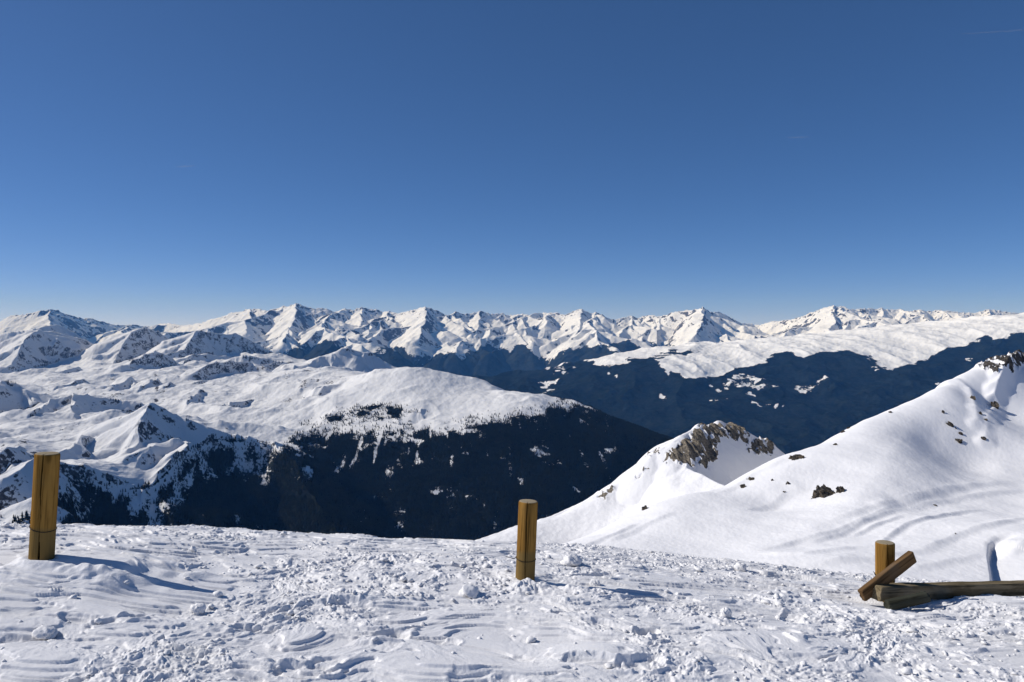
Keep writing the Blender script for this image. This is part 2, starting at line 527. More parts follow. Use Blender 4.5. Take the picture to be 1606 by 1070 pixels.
# far humps
crest(.4, 1.17, (-140, 548, 9.2), (-40, 530, 9.7), (20, 521, 9.9), (57, 516.5, 10.0), (85, 521, 10.25), (110, 528, 10.5), (135, 534, 10.75), (162, 547, 11.0), R=2200, L=5000)
crest(.4, 1.43, (20, 570, 9.0), (36, 540, 9.5), (57, 517, 10.0), R=1200)
crest(.5, 1.04, (60, 512, 12.0), (86, 508, 12.4), (98, 512, 12.6), (120, 522, 12.8), R=1500)
crest(.4, 1.37, (172, 575, 9.6), (190, 545, 10.2), (206, 522, 10.6), (226, 512, 10.9), (250, 522, 11.2), (283, 541, 11.5), R=2000, L=5000)
crest(.4, 1.43, (286, 548, 9.8), (298, 530, 10.2), (306, 520, 10.4), (340, 523, 10.9), (370, 525, 11.3), (400, 537, 11.6), (424, 550, 11.8), R=1900, L=5000)
crest(.35, 1.56, (160, 600, 8.0), (205, 572, 8.0), (225, 556, 8.2), (242, 550.5, 8.3), (262, 558, 8.45), (276, 568, 8.5), (294, 588, 8.6), R=1000)
crest(.3, 1.17, (280, 578, 8.8), (305, 558, 9.2), (330, 555, 9.6), (370, 560, 10.0))
crest(.3, 1.76, (318, 577, 7.6), (338, 568, 7.8), (365, 565, 8.0), (395, 566, 8.25), (400, 571, 8.2), (430, 569, 8.5), (465, 570, 8.7), (500, 580, 8.8), r=4, R=800)
crest(.3, 1.17, (380, 560, 9.2), (420, 563, 9.4), (450, 572, 9.5))
crest(.3, 0.98, (470, 570, 7.6), (500, 557, 7.9), (545, 549.5, 8.1), (580, 558, 8.25), (612, 573, 8.3), (650, 590, 8.3), r=60)
crest(.3, 1.17, (120, 600, 7.6), (150, 583, 8.0), (180, 570, 8.5), r=15, R=700)
crest(.3, 1.17, (40, 600, 7.9), (85, 582, 8.2), (120, 574, 8.7), r=15, R=700)
# dome
crest(.25, 0.61, (555, 590, 6.3), (600, 583, 6.1), (640, 579, 6.1), (672, 583, 6.1), (700, 590, 6.0), (735, 604, 5.9), (755, 612, 5.8), (830, 620, 5.6), (865, 632, 5.4), (890, 652, 5.2), (960, 672, 5.1), (1045, 691, 5.0), (1120, 712, 4.9), r=60, L=900)
crest(.2, 0.61, (660, 640, 5.2), (665, 632, 5.45), (690, 626, 5.6), (710, 620, 5.8), r=20, R=500)
crest(.25, 0.73, (520, 600, 6.1), (545, 595, 6.3), (570, 592, 6.5), r=20, R=500)
# snowfield steps
for a in (((215, 618, 6.4), (235, 597, 6.8), (245, 590, 7.1)), ((160, 630, 6.2), (180, 606, 6.6), (205, 592, 7.0)), ((350, 640, 5.6), (362, 628, 5.85), (400, 622, 6.2)),
          ((290, 640, 5.6), (300, 622, 5.9), (318, 612, 6.3)), ((400, 660, 5.2), (425, 645, 5.5), (465, 632, 5.9)), ((330, 668, 5.1), (345, 655, 5.3), (375, 640, 5.65)), ((250, 612, 6.5), (270, 604, 6.75), (310, 600, 7.0)),
          ((60, 622, 6.2), (90, 606, 6.6), (130, 600, 6.9)), ((300, 598, 7.0), (350, 592, 7.3), (390, 590, 7.5)), ((400, 604, 6.6), (440, 598, 6.9), (480, 596, 7.1)), ((200, 612, 6.7), (220, 603, 6.9), (240, 600, 7.0)), ((440, 620, 6.2), (470, 612, 6.5), (505, 610, 6.7))):
    crest(.3, 1.05, *a, r=10, R=420, L=500)
# near ridges
crest(.45, 0.99, (-160, 640, 4.2), (-60, 618, 4.6), (0, 600, 5.0), (20, 606, 5.1), (36, 612, 5.1), (55, 624, 5.0))
crest(.4, 1.13, (40, 660, 4.3), (62, 640, 4.6), (85, 624, 4.8), (110, 617, 5.0), (135, 619, 5.1), (165, 624, 5.2), (205, 628, 5.3), (232, 634, 5.3))
crest(.35, 1.20, (112, 690, 4.3), (116, 650, 4.6), (111, 618, 5.0), R=700)
crest(.45, 1.27, (215, 690, 3.6), (222, 655, 3.8), (236, 632, 3.95), (252, 641, 4.0), (270, 650, 4.05), (286, 657, 4.05), (320, 671, 4.1), (350, 679, 4.15), (387, 686, 4.2), (434, 700, 4.2), (455, 722, 4.0), (475, 757, 3.75), (505, 805, 3.45), (535, 850, 3.25), R=1300, r=4)
crest(.3, 1.07, (100, 705, 3.35), (112, 692, 3.5), (130, 685, 3.65), (160, 682, 3.75), (175, 690, 3.75), R=500)
crest(.3, 0.94, (228, 705, 3.5), (245, 692, 3.65), (280, 687, 3.75), R=500)
crest(.35, 1.34, (5, 703, 2.75), (27, 698, 2.85), (60, 712, 2.95), (94, 724, 3.02), (141, 732, 3.12), (168, 746, 3.16), (202, 761, 3.2), (236, 768, 3.25), (262, 790, 3.2), (300, 830, 3.1), (330, 870, 3.0), R=1100, r=4)
crest(.35, 1.27, (236, 768, 3.25), (248, 745, 3.35), (276, 722, 3.5), (296, 703, 3.65), (300, 692, 3.8), R=900, r=4)
crest(.35, 1.20, (30, 735, 2.6), (50, 722, 2.72), (75, 722, 2.85), R=300, r=4)
Zb = Z.copy()
w = 28
Xw = X + w * fbm(X / 330, Y / 330, 3, seed=71)
Yw = Y + w * fbm(X / 330, Y / 330, 3, seed=74)
cones(Z, Xw, Yw, C, 26)
px, py = proj(X, Y, Z)
gy = np.gradient(Z, axis=0) / np.gradient(Y, axis=0)
gx = np.gradient(Z, axis=1) / np.gradient(X, axis=1)
slope = np.sqrt(gx * gx + gy * gy)
steep = sstep(.25, .7, slope)
# gullies run down the fall line on the steep faces
Z = Z + steep * 15 * (ridged(X / 210 + .3 * fbm(X / 300, Y / 300, 2, seed=78), Y / 520, 4, seed=76) - .9)
calm = 1 - .4 * sstep(480, 560, px) * sstep(7.6, 6.8, Y / 1000)
Z = Z + (1 - steep) * calm * (22 * fbm(X / 330, Y / 420, 5, seed=77) + 40 * (ridged(X / 900, Y / 800, 4, seed=83) - .9)) + 2.0 * fbm(X / 70, Y / 70, 3, seed=79)
px, py = proj(X, Y, Z)
gy = np.gradient(Z, axis=0) / np.gradient(Y, axis=0)
gx = np.gradient(Z, axis=1) / np.gradient(X, axis=1)
slope = np.sqrt(gx * gx + gy * gy)
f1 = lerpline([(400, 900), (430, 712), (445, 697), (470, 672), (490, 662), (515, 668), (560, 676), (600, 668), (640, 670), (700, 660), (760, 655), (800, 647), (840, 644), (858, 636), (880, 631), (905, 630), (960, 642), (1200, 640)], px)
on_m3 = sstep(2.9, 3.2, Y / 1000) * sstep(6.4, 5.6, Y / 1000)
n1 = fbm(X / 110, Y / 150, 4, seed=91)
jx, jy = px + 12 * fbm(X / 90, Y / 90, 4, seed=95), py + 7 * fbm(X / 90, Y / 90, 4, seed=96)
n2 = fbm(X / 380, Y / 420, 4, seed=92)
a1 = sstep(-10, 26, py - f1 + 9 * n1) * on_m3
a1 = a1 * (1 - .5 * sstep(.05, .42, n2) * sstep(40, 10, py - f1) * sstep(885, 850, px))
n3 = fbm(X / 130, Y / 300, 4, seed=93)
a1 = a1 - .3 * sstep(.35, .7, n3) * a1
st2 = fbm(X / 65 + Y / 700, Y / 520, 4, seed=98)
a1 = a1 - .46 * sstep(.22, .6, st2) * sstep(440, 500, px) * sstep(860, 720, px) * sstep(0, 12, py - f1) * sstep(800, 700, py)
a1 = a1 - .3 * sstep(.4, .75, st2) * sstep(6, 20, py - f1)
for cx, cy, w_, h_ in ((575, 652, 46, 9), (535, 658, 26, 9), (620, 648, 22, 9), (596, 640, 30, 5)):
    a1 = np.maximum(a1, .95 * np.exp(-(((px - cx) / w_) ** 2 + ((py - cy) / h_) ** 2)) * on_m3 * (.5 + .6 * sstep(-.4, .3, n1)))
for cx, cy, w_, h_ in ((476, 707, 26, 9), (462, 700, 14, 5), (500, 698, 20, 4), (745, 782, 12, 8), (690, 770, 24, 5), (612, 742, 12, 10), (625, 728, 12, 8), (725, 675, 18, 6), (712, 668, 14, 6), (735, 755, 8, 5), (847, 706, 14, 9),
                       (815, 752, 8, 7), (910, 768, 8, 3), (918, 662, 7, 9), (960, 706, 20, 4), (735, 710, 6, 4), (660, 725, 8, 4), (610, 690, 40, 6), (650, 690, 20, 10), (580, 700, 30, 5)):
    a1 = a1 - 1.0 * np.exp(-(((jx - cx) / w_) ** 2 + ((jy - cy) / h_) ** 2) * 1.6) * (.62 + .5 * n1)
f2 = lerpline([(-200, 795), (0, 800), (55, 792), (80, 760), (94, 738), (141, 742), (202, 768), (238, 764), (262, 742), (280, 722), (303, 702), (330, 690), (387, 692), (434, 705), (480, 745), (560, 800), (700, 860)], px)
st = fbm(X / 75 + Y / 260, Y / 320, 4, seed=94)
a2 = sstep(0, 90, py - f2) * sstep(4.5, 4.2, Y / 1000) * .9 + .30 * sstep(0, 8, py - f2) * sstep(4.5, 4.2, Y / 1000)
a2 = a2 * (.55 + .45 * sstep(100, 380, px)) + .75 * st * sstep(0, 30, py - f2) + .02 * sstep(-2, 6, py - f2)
a2 = np.maximum(a2, (.62 + .45 * st) * sstep(270, 330, px) * sstep(-2, 22, py - f2))  # tree cover thickened beyond the sparse wood, standing in for the ridge face's shade
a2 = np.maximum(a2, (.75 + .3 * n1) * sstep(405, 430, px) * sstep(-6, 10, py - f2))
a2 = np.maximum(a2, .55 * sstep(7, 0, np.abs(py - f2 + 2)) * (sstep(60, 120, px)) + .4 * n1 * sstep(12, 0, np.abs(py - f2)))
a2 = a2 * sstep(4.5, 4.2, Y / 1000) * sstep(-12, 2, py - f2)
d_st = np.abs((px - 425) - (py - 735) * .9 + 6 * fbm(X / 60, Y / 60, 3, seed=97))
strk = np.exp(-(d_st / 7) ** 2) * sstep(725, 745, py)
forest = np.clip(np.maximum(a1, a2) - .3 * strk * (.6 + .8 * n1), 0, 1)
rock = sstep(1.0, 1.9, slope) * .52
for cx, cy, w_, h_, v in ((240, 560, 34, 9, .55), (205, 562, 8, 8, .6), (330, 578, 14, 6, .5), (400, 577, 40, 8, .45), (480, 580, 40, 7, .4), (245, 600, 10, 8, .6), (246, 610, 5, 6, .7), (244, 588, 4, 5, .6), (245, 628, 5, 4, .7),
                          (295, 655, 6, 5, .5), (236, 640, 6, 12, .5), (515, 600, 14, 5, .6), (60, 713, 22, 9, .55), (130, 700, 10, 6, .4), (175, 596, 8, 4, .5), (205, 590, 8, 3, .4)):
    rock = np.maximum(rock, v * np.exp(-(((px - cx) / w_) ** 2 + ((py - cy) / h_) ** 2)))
shade_pat = sstep(.12, .7, fbm(X / 170 + Y / 900, Y / 480, 5, gain=.6, seed=111)) * sstep(8.5, 7.0, Y / 1000)
rock = np.maximum(rock, .40 * shade_pat * (1 - .6 * sstep(520, 600, px) * sstep(660, 640, py)))  # streaks of rock speckle, painted in to darken the snowfield like shade
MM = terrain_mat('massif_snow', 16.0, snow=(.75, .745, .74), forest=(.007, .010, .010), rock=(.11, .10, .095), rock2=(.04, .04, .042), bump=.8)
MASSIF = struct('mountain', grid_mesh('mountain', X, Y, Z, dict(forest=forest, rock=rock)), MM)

# the forest on it reads as one mass: a mesh of small conifers
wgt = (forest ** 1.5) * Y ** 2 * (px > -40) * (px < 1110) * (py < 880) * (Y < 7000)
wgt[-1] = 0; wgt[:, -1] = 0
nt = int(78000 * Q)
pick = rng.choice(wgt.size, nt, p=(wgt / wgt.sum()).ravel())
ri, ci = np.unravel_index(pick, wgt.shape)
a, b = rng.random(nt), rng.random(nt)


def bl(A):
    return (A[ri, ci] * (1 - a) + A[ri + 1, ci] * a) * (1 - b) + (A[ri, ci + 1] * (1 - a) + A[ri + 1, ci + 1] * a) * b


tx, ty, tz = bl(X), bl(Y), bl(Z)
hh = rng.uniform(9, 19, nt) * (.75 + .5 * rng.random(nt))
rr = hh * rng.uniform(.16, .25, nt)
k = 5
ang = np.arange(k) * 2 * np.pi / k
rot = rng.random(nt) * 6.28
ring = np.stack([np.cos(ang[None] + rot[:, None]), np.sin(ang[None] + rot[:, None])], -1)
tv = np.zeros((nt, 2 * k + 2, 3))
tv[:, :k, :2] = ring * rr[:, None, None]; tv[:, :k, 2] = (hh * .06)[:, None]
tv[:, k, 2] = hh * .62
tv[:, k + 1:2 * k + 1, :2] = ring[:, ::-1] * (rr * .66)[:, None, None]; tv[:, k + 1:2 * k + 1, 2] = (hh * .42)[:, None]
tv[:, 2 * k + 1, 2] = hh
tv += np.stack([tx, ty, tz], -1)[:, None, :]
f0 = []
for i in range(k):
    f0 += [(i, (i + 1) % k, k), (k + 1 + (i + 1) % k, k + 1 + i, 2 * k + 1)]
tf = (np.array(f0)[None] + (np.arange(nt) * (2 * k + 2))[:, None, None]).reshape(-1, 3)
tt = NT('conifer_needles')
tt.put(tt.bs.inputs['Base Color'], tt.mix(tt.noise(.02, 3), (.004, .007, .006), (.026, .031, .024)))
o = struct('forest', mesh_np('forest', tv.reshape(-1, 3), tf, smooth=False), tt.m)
o['kind'] = 'stuff'
# ------------------------------------------------------------------ setting: near slope, rocky knoll, trodden snow
def locate(X, Y, Z, px, py):
    """where the line of sight through a photo pixel first meets a terrain grid"""
    u = (px - W0 / 2) / F0
    j = int(np.argmin(np.abs(X[0] / Y[0] - u)))
    q = proj(X[:, j], Y[:, j], Z[:, j])[1]
    i = np.nonzero(q <= py)[0]
    i = i[0] if len(i) else len(q) - 1
    return np.array([X[i, j], Y[i, j], Z[i, j]])


def line_coords(X, Y, p):
    """distance and signed side of a plan polyline, + on its left, and position along it 0..1"""
    p = np.array(p)
    best = np.full(X.shape, 1e9); side = np.zeros(X.shape); pos = np.zeros(X.shape)
    n = len(p) - 1
    for i in range(n):
        a, b = p[i], p[i + 1]
        dx, dy = b[0] - a[0], b[1] - a[1]
        ll = dx * dx + dy * dy + 1e-9
        tt = ((X - a[0]) * dx + (Y - a[1]) * dy) / ll
        t = np.clip(tt, 0, 1)
        ex, ey = X - a[0] - t * dx, Y - a[1] - t * dy
        d = np.sqrt(ex * ex + ey * ey)
        m = d < best
        best = np.where(m, d, best)
        side = np.where(m, np.sign(dx * ey - dy * ex), side)
        pos = np.where(m, (i + t) / n, pos)
    return best, side, pos


def in_poly(px, py, poly):
    r = np.zeros(px.shape, bool)
    n = len(poly)
    for i in range(n):
        x0, y0 = poly[i]; x1, y1 = poly[(i + 1) % n]
        if y0 == y1:
            continue
        r ^= ((y0 > py) != (y1 > py)) & (px < (x1 - x0) * (py - y0) / (y1 - y0) + x0)
    return r


def mpts(*a):
    return [P(px, py, d) for px, py, d in a]


# ---- near slope on the right
sp_crest = mpts((760, 890, 222), (830, 863, 230), (900, 843, 240), (1008, 804, 255), (1030, 792, 258), (1076, 775, 268), (1132, 761, 280), (1151, 753, 284), (1215, 719, 300), (1272, 701, 310), (1310, 682, 318), (1340, 667, 325), (1375, 652, 334),
                (1397, 646, 340), (1427, 632, 350), (1455, 618, 357), (1480, 606, 365), (1510, 591, 378), (1532, 579, 387), (1545, 571, 395), (1560, 572, 400), (1580, 566, 408), (1604, 561, 420), (1640, 548, 430), (1700, 545, 450), (1800, 525, 480), (1900, 520, 500))
sp = sp_crest + mpts((780, 885, 190), (900, 900, 180), (1100, 925, 165), (1300, 960, 150), (1500, 975, 140), (1700, 985, 135), (1850, 985, 135),
                     (1000, 850, 216), (1150, 850, 212), (1300, 868, 186), (1450, 880, 178), (1606, 890, 172), (1800, 890, 172), (1200, 790, 254), (1350, 790, 233), (1500, 800, 222), (1606, 800, 215), (1800, 800, 215),
                     (1350, 720, 278), (1480, 700, 309), (1606, 690, 322), (1750, 690, 326), (1560, 640, 360), (1700, 640, 368),
                     (760, 960, 300), (1000, 930, 340), (1132, 900, 370), (1340, 850, 430), (1540, 800, 500), (1700, 780, 560), (1900, 760, 600), (2300, 500, 520), (2300, 690, 300), (2300, 985, 130))
X, Y = polar(700, 2300, int(1600 * 1.0 * Q), 95, 560, int(900 * Q))
f = mq_fit(np.array(sp) / [100, 100, 1], .09)
Z = f(X / 100, Y / 100)
L = lambda *a: [locate(X, Y, Z, *q) for q in a]
Z0 = Z.copy()
# soft roll and hollow under the shoulder, wind drifts lower down
for line, A, w in ((L((1432, 632), (1425, 660), (1405, 695), (1375, 735), (1345, 770), (1315, 810)), 7.5, 17), (L((1500, 640), (1475, 690), (1440, 730), (1400, 775)), 3.5, 12),
                   (L((1570, 690), (1545, 740), (1470, 785)), 3.0, 12), (L((1250, 712), (1225, 735), (1190, 770), (1150, 800)), 2.5, 12), (L((1330, 780), (1300, 810), (1240, 840), (1150, 862)), 2.5, 10)):
    d, s, t = line_coords(X, Y, line)
    env = sstep(0, .25, t) * sstep(1, .75, t)
    r = np.clip(d * s, 0, None)
    Z = Z - A * env * (1 - np.exp(-(r / w) ** 2)) * np.exp(-r / (3.5 * w))
for line, A, w in ((L((1170, 868), (1240, 852), (1300, 838), (1350, 818), (1400, 795), (1470, 775)), .9, 2.6), (L((1250, 858), (1320, 838), (1372, 812), (1430, 795)), .8, 2.2), (L((1370, 862), (1395, 838), (1424, 822), (1480, 808), (1560, 797)), 1.1, 2.0),
                   (L((1430, 868), (1495, 840), (1560, 824), (1640, 812)), 1.0, 3), (L((1290, 822), (1390, 790), (1480, 768), (1606, 750)), 1.2, 4.5), (L((1380, 806), (1470, 787), (1530, 774), (1640, 765)), .9, 3.5), (L((1180, 870), (1260, 873), (1340, 862), (1400, 858)), .7, 3.0),
                   (L((1250, 892), (1350, 882), (1440, 866), (1500, 850)), .8, 3.5), (L((940, 850), (1010, 824), (1060, 802)), .9, 3.0), (L((900, 856), (965, 838), (1000, 822)), .9, 2.5), (L((1420, 898), (1480, 882), (1550, 862)), .8, 3), (L((1575, 865), (1620, 846), (1700, 838)), 1.0, 3),
                   (L((1120, 772), (1180, 742), (1250, 714)), .9, 4), (L((1150, 802), (1230, 772), (1270, 764)), .8, 4), (L((1330, 842), (1370, 826), (1420, 808)), .9, 1.8)):
    d, s, t = line_coords(X, Y, line)
    env = sstep(0, .2, t) * sstep(1, .75, t)
    sd = d * s
    wob = 1 + .5 * fbm(X / 12, Y / 12, 2, seed=5)
    A, w = A * .62, w * .62
    Z = Z + A * wob * env * (np.exp(-np.clip(sd, 0, None) / (3.5 * w)) * (sd >= 0) + np.exp(-(sd / w) ** 2) * (sd < 0)) - .25 * A * env * np.exp(-((sd + 1.6 * w) / w) ** 2)
# the deep gully with a shaded wall
d, s, t = line_coords(X, Y, L((1606, 838), (1575, 843), (1562, 850), (1560, 870), (1566, 900), (1568, 930)))
sd = d * s
env = sstep(.25, .5, t) * sstep(1.05, .85, t)
Z = Z - 2.0 * env * np.where(sd < 0, np.exp(-(sd / .8) ** 4), np.exp(-(np.abs(sd) / 8.5) ** 1.15)) - .9 * sstep(0, .2, t) * sstep(.6, .4, t) * np.exp(-(sd / 1.2) ** 2)
# rib near the top with its cast shadow
cones(Z, X, Y, [dict(p=L((1600, 566), (1585, 574), (1574, 592), (1566, 612), (1560, 630)) + np.array([0, 0, 3.6]), sl=1.7, sr=.32, r=.4, R=22, L=60),
                dict(p=L((1500, 598), (1520, 612), (1530, 640), (1533, 660)) + np.array([0, 0, 1.0]), sl=.9, sr=.3, r=1, R=20, L=60),
                dict(p=L((1560, 640), (1550, 655), (1546, 690)) + np.array([0, 0, .8]), sl=.9, sr=.3, r=1, R=16, L=60)], 2.0)
Z = Z + 1.3 * fbm(X / 55, Y / 55, 3, seed=61) + .12 * fbm(X / 9 + Y / 14, Y / 14 - X / 20, 4, seed=62) + .035 * fbm(X / 1.4, Y / 1.9, 3, seed=63)
rk = np.zeros_like(Z)
px, py = proj(X, Y, Z)
jx, jy = px + 9 * fbm(X / 6, Y / 6, 4, seed=64), py + 7 * fbm(X / 5, Y / 5, 4, seed=65)
crag = in_poly(jx, jy, [(1534, 580), (1548, 566), (1566, 556), (1640, 536), (1720, 520), (1720, 550), (1640, 566), (1612, 570), (1590, 586), (1578, 574), (1560, 588), (1550, 578)]).astype(float) * sstep(-.45, -.1, fbm(X / 5, Y / 7, 3, seed=67))
rk = np.maximum(rk, crag * .62)
Z = Z + crag * (.3 + 1.3 * ridged(X / 7, Y / 7, 4, seed=66))
SM = terrain_mat('slope_snow', 2.2, snow=(.88, .865, .855), rock=(.12, .105, .09), rock2=(.03, .028, .027), bump=.25)
SLOPE = struct('snow_slope', grid_mesh('snow_slope', X, Y, Z, dict(forest=np.zeros_like(Z), rock=rk)), SM)

# ---- rocky knoll
kp = mpts((700, 870, 320), (740, 851, 330), (800, 829, 345), (850, 815, 355), (900, 795, 365), (960, 763, 366), (1000, 736, 369), (1023, 713, 371), (1057, 693, 376), (1087, 676, 388), (1102, 669, 395), (1128, 666, 412), (1151, 669, 422), (1170, 677, 428),
          (1189, 688, 432), (1206, 694, 435), (1217, 713, 437), (1260, 760, 440), (1330, 830, 440),
          (740, 910, 295), (900, 880, 318), (1000, 850, 318), (1100, 830, 312), (1200, 850, 305), (1300, 890, 300), (1000, 775, 362), (950, 805, 350), (880, 835, 340), (1060, 760, 345), (1126, 735, 396), (1150, 742, 404), (1180, 765, 402), (1210, 785, 394), (1130, 800, 345), (1190, 730, 415),
          (850, 850, 378), (940, 795, 388), (1000, 775, 392), (1030, 748, 396), (1057, 730, 402), (1087, 712, 414), (1128, 700, 438), (1189, 722, 456), (1240, 770, 460), (700, 980, 420), (900, 940, 470), (1060, 900, 490), (1200, 900, 500), (1330, 960, 500), (1130, 760, 450))
KX, KY = polar(660, 1340, int(680 * 1.3 * Q), 285, 500, int(620 * Q))
KZ = mq_fit(np.array(kp) / [100, 100, 1], .05)(KX / 100, KY / 100)
cones(KZ, KX, KY, [dict(p=mpts((740, 851, 330), (800, 829, 345), (850, 815, 355), (900, 795, 365), (930, 781, 364), (960, 763, 366), (1000, 736, 369), (1012, 722, 370), (1023, 711, 371), (1040, 702, 373), (1057, 692, 376), (1068, 683, 380), (1087, 674, 388), (1102, 668, 395), (1128, 665.5, 412), (1151, 668, 422),
                               (1170, 676, 428), (1189, 687, 432), (1206, 693, 435), (1217, 712, 437), (1260, 760, 440)), sl=.9, sr=.95, r=1.5, R=70, L=90),
                   dict(p=mpts((1070, 684, 380), (1074, 710, 368), (1076, 733, 357), (1100, 744, 346), (1142, 767, 328)), sl=1.05, sr=.5, r=.6, R=60, L=120)], .8)
kx, ky = proj(KX, KY, KZ)
jx, jy = kx + 6 * fbm(KX / 5, KY / 9, 4, seed=101), ky + 6 * fbm(KX / 4, KY / 7 + KZ / 5, 4, seed=102)
rocky = in_poly(jx, jy, [(1038, 722), (1060, 700), (1087, 676), (1100, 667), (1130, 664), (1160, 667), (1178, 682), (1172, 694), (1152, 688), (1138, 682), (1126, 690), (1130, 705), (1124, 720), (1108, 733), (1085, 733), (1062, 726)]) | \
    in_poly(jx, jy, [(1172, 708), (1178, 694), (1192, 686), (1205, 690), (1214, 703), (1208, 712), (1190, 710)]) | in_poly(jx, jy, [(1010, 718), (1020, 708), (1034, 702), (1032, 708), (1020, 714)])
rk = rocky.astype(float)
for cx, cy, w_, h_ in ((1008, 738, 4, 3), (1016, 737, 3, 2), (1000, 742, 3, 2), (945, 776, 9, 4), (958, 768, 7, 4), (940, 780, 5, 2), (820, 830, 4, 2)):
    rk = np.maximum(rk, np.exp(-((jx - cx) / w_) ** 2 - ((jy - cy) / h_) ** 2))
crag = ridged(KX / 6.5 + KY / 12, KZ / 19 + KY / 30, 5, gain=.55, seed=103)
KZ = KZ + np.clip(rk, 0, 1) * (crag - .75) * 1.5 + .5 * fbm(KX / 20, KY / 20, 4, seed=104) + .10 * fbm(KX / 3, KY / 3, 3, seed=106)
snowy = sstep(.22, .5, fbm(KX / 6, KY / 6, 4, seed=105)) * .5
KM = terrain_mat('knoll_snow', 2.0, snow=(.88, .865, .855), rock=(.29, .245, .185), rock2=(.08, .073, .063), bump=.5)
struct('rocky_knoll', grid_mesh('rocky_knoll', KX, KY, KZ, dict(forest=np.zeros_like(KZ), rock=np.clip(rk, 0, 1) * (.88 - snowy))), KM)

# ---- trodden snow in front
gp = mpts((-250, 1070, 2.9), (0, 1070, 3.0), (400, 1070, 3.15), (803, 1070, 3.3), (1200, 1070, 3.5), (1606, 1070, 3.65), (1850, 1070, 3.7), (66, 878, 4.3), (-200, 868, 4.2), (400, 905, 4.6), (824, 908, 4.9), (1150, 930, 5.2), (1385, 938, 5.7), (1480, 966, 5.0), (1606, 968, 5.0), (1850, 975, 5.0),
          (1606, 940, 6.2), (1750, 940, 6.4),
          (-200, 826, 7.4), (0, 825, 7.5), (200, 829, 7.5), (400, 836, 7.6), (600, 843, 7.7), (740, 850, 7.8), (1000, 867, 8.2), (1150, 883, 8.5), (1350, 908, 9), (1606, 928, 9), (1850, 940, 9),
          (-300, 905, 14), (400, 910, 14), (1000, 950, 14), (1606, 1000, 14), (1900, 1000, 14), (-300, 960, 40), (400, 960, 40), (1000, 970, 45), (1606, 1010, 50), (1900, 1010, 50))
gp += [np.array([x, y, EYE + z]) for x, y, z in ((-9, 3, -1.0), (9, 3, -2.4), (-14, 8, -2.2), (16, 8, -4.0), (20, 14, -8), (-20, 14, -6), (230, 130, -60), (-12, 160, -110), (0, 160, -75), (60, 160, -66), (120, 160, -66), (-100, 160, -160), (-3, 0, -1.35), (0, 0, -1.6), (3, 0, -1.75), (-3, 1.5, -1.35), (3, 1.5, -1.75))]
u_ = (np.concatenate([np.linspace(-2400, -265, 70), np.linspace(-260, 1870, int(2130 * .92 * Q)), np.linspace(1875, 4000, 70)]) - W0 / 2) / F0
y_ = np.concatenate([np.geomspace(.8, 2.7, 90), np.geomspace(2.7, 9.6, int(1080 * Q))[1:], np.geomspace(9.6, 150, 160)[1:]])
GY, GU = np.meshgrid(y_, u_, indexing='ij')
GX = GU * GY
gfit = mq_fit(np.array(gp), .8)
GB = gfit(GX, GY)


def snow_detail(x, y):
    x = x + .05 * pn(x * 2.1, y * 2.1, 200); y = y + .05 * pn(x * 2.1 + 9, y * 2.1, 201)
    dist = sstep(-.12, .45, fbm(x * .55, y * .8, 3, seed=202) + .25 * sstep(.5, 2.5, x) + .25 * sstep(5.5, 7, y))   # churned here, wind crust there
    h = .030 * fbm(x * .45, y * .55, 3, seed=203)
    y0 = y; x = x + .25 * fbm(x * .9, y * 1.1, 3, seed=206); y = y + .16 * fbm(x * 1.0 + 4, y * 1.4, 3, seed=207)
    s = fbm(x * .9 + .2 * y, y * 3.0, 5, gain=.55, seed=205)
    q = s * 2.5
    fr_ = q - np.floor(q)
    h = h + (1 - .55 * dist) * (.008 * s + .0125 * (np.floor(q) + sstep(.78, 1.0, fr_)))
    b = fbm(x * 3.2, y * 4.6, 4, seed=210)
    c = ridged(x * 4.5, y * 5.5, 4, seed=215)
    h = h + dist * (.010 * b + .008 * (c - .8)) + .004 * b
    l = fbm(x * 9, y * 11, 4, gain=.6, seed=220)
    h = h + dist * (.006 * np.abs(l) + .007 * sstep(.25, .55, l)) + .0015 * fbm(x * 30, y * 34, 3, seed=225)
    return h, dist


D, dist = snow_detail(GX, GY)
GZ = GB + D
rs = np.random.default_rng(77)


def gsub(cx, cy, r):
    j0, j1 = np.searchsorted(y_, [cy - r, cy + r])
    i0, i1 = np.searchsorted(u_, [(cx - r) / max(cy, .5) - .02, (cx + r) / max(cy, .5) + .02])
    return slice(max(j0, 0), max(j1, 1)), slice(max(i0, 0), max(i1, 1))


def pit(cx, cy, L_, W_, ang, dep):
    """a boot or ski mark: pressed floor, sharp edge, pushed-up rim with crumbs"""
    sl = gsub(cx, cy, L_ * 1.6)
    x, y = GX[sl], GY[sl]
    if x.size < 9:
        return
    ca, sa = math.cos(ang), math.sin(ang)
    a, b = (x - cx) * ca + (y - cy) * sa, -(x - cx) * sa + (y - cy) * ca
    r = ((np.abs(a) / L_) ** 2.6 + (np.abs(b) / W_) ** 2.6) ** (1 / 2.6) + .30 * fbm(x * 8, y * 8, 4, seed=230)
    GZ[sl] = GZ[sl] - dep * sstep(1.1, .65, r) + dep * .22 * np.exp(-((r - 1.16) / .15) ** 2) * (1 + .5 * fbm(x * 12, y * 12, 3, seed=231))


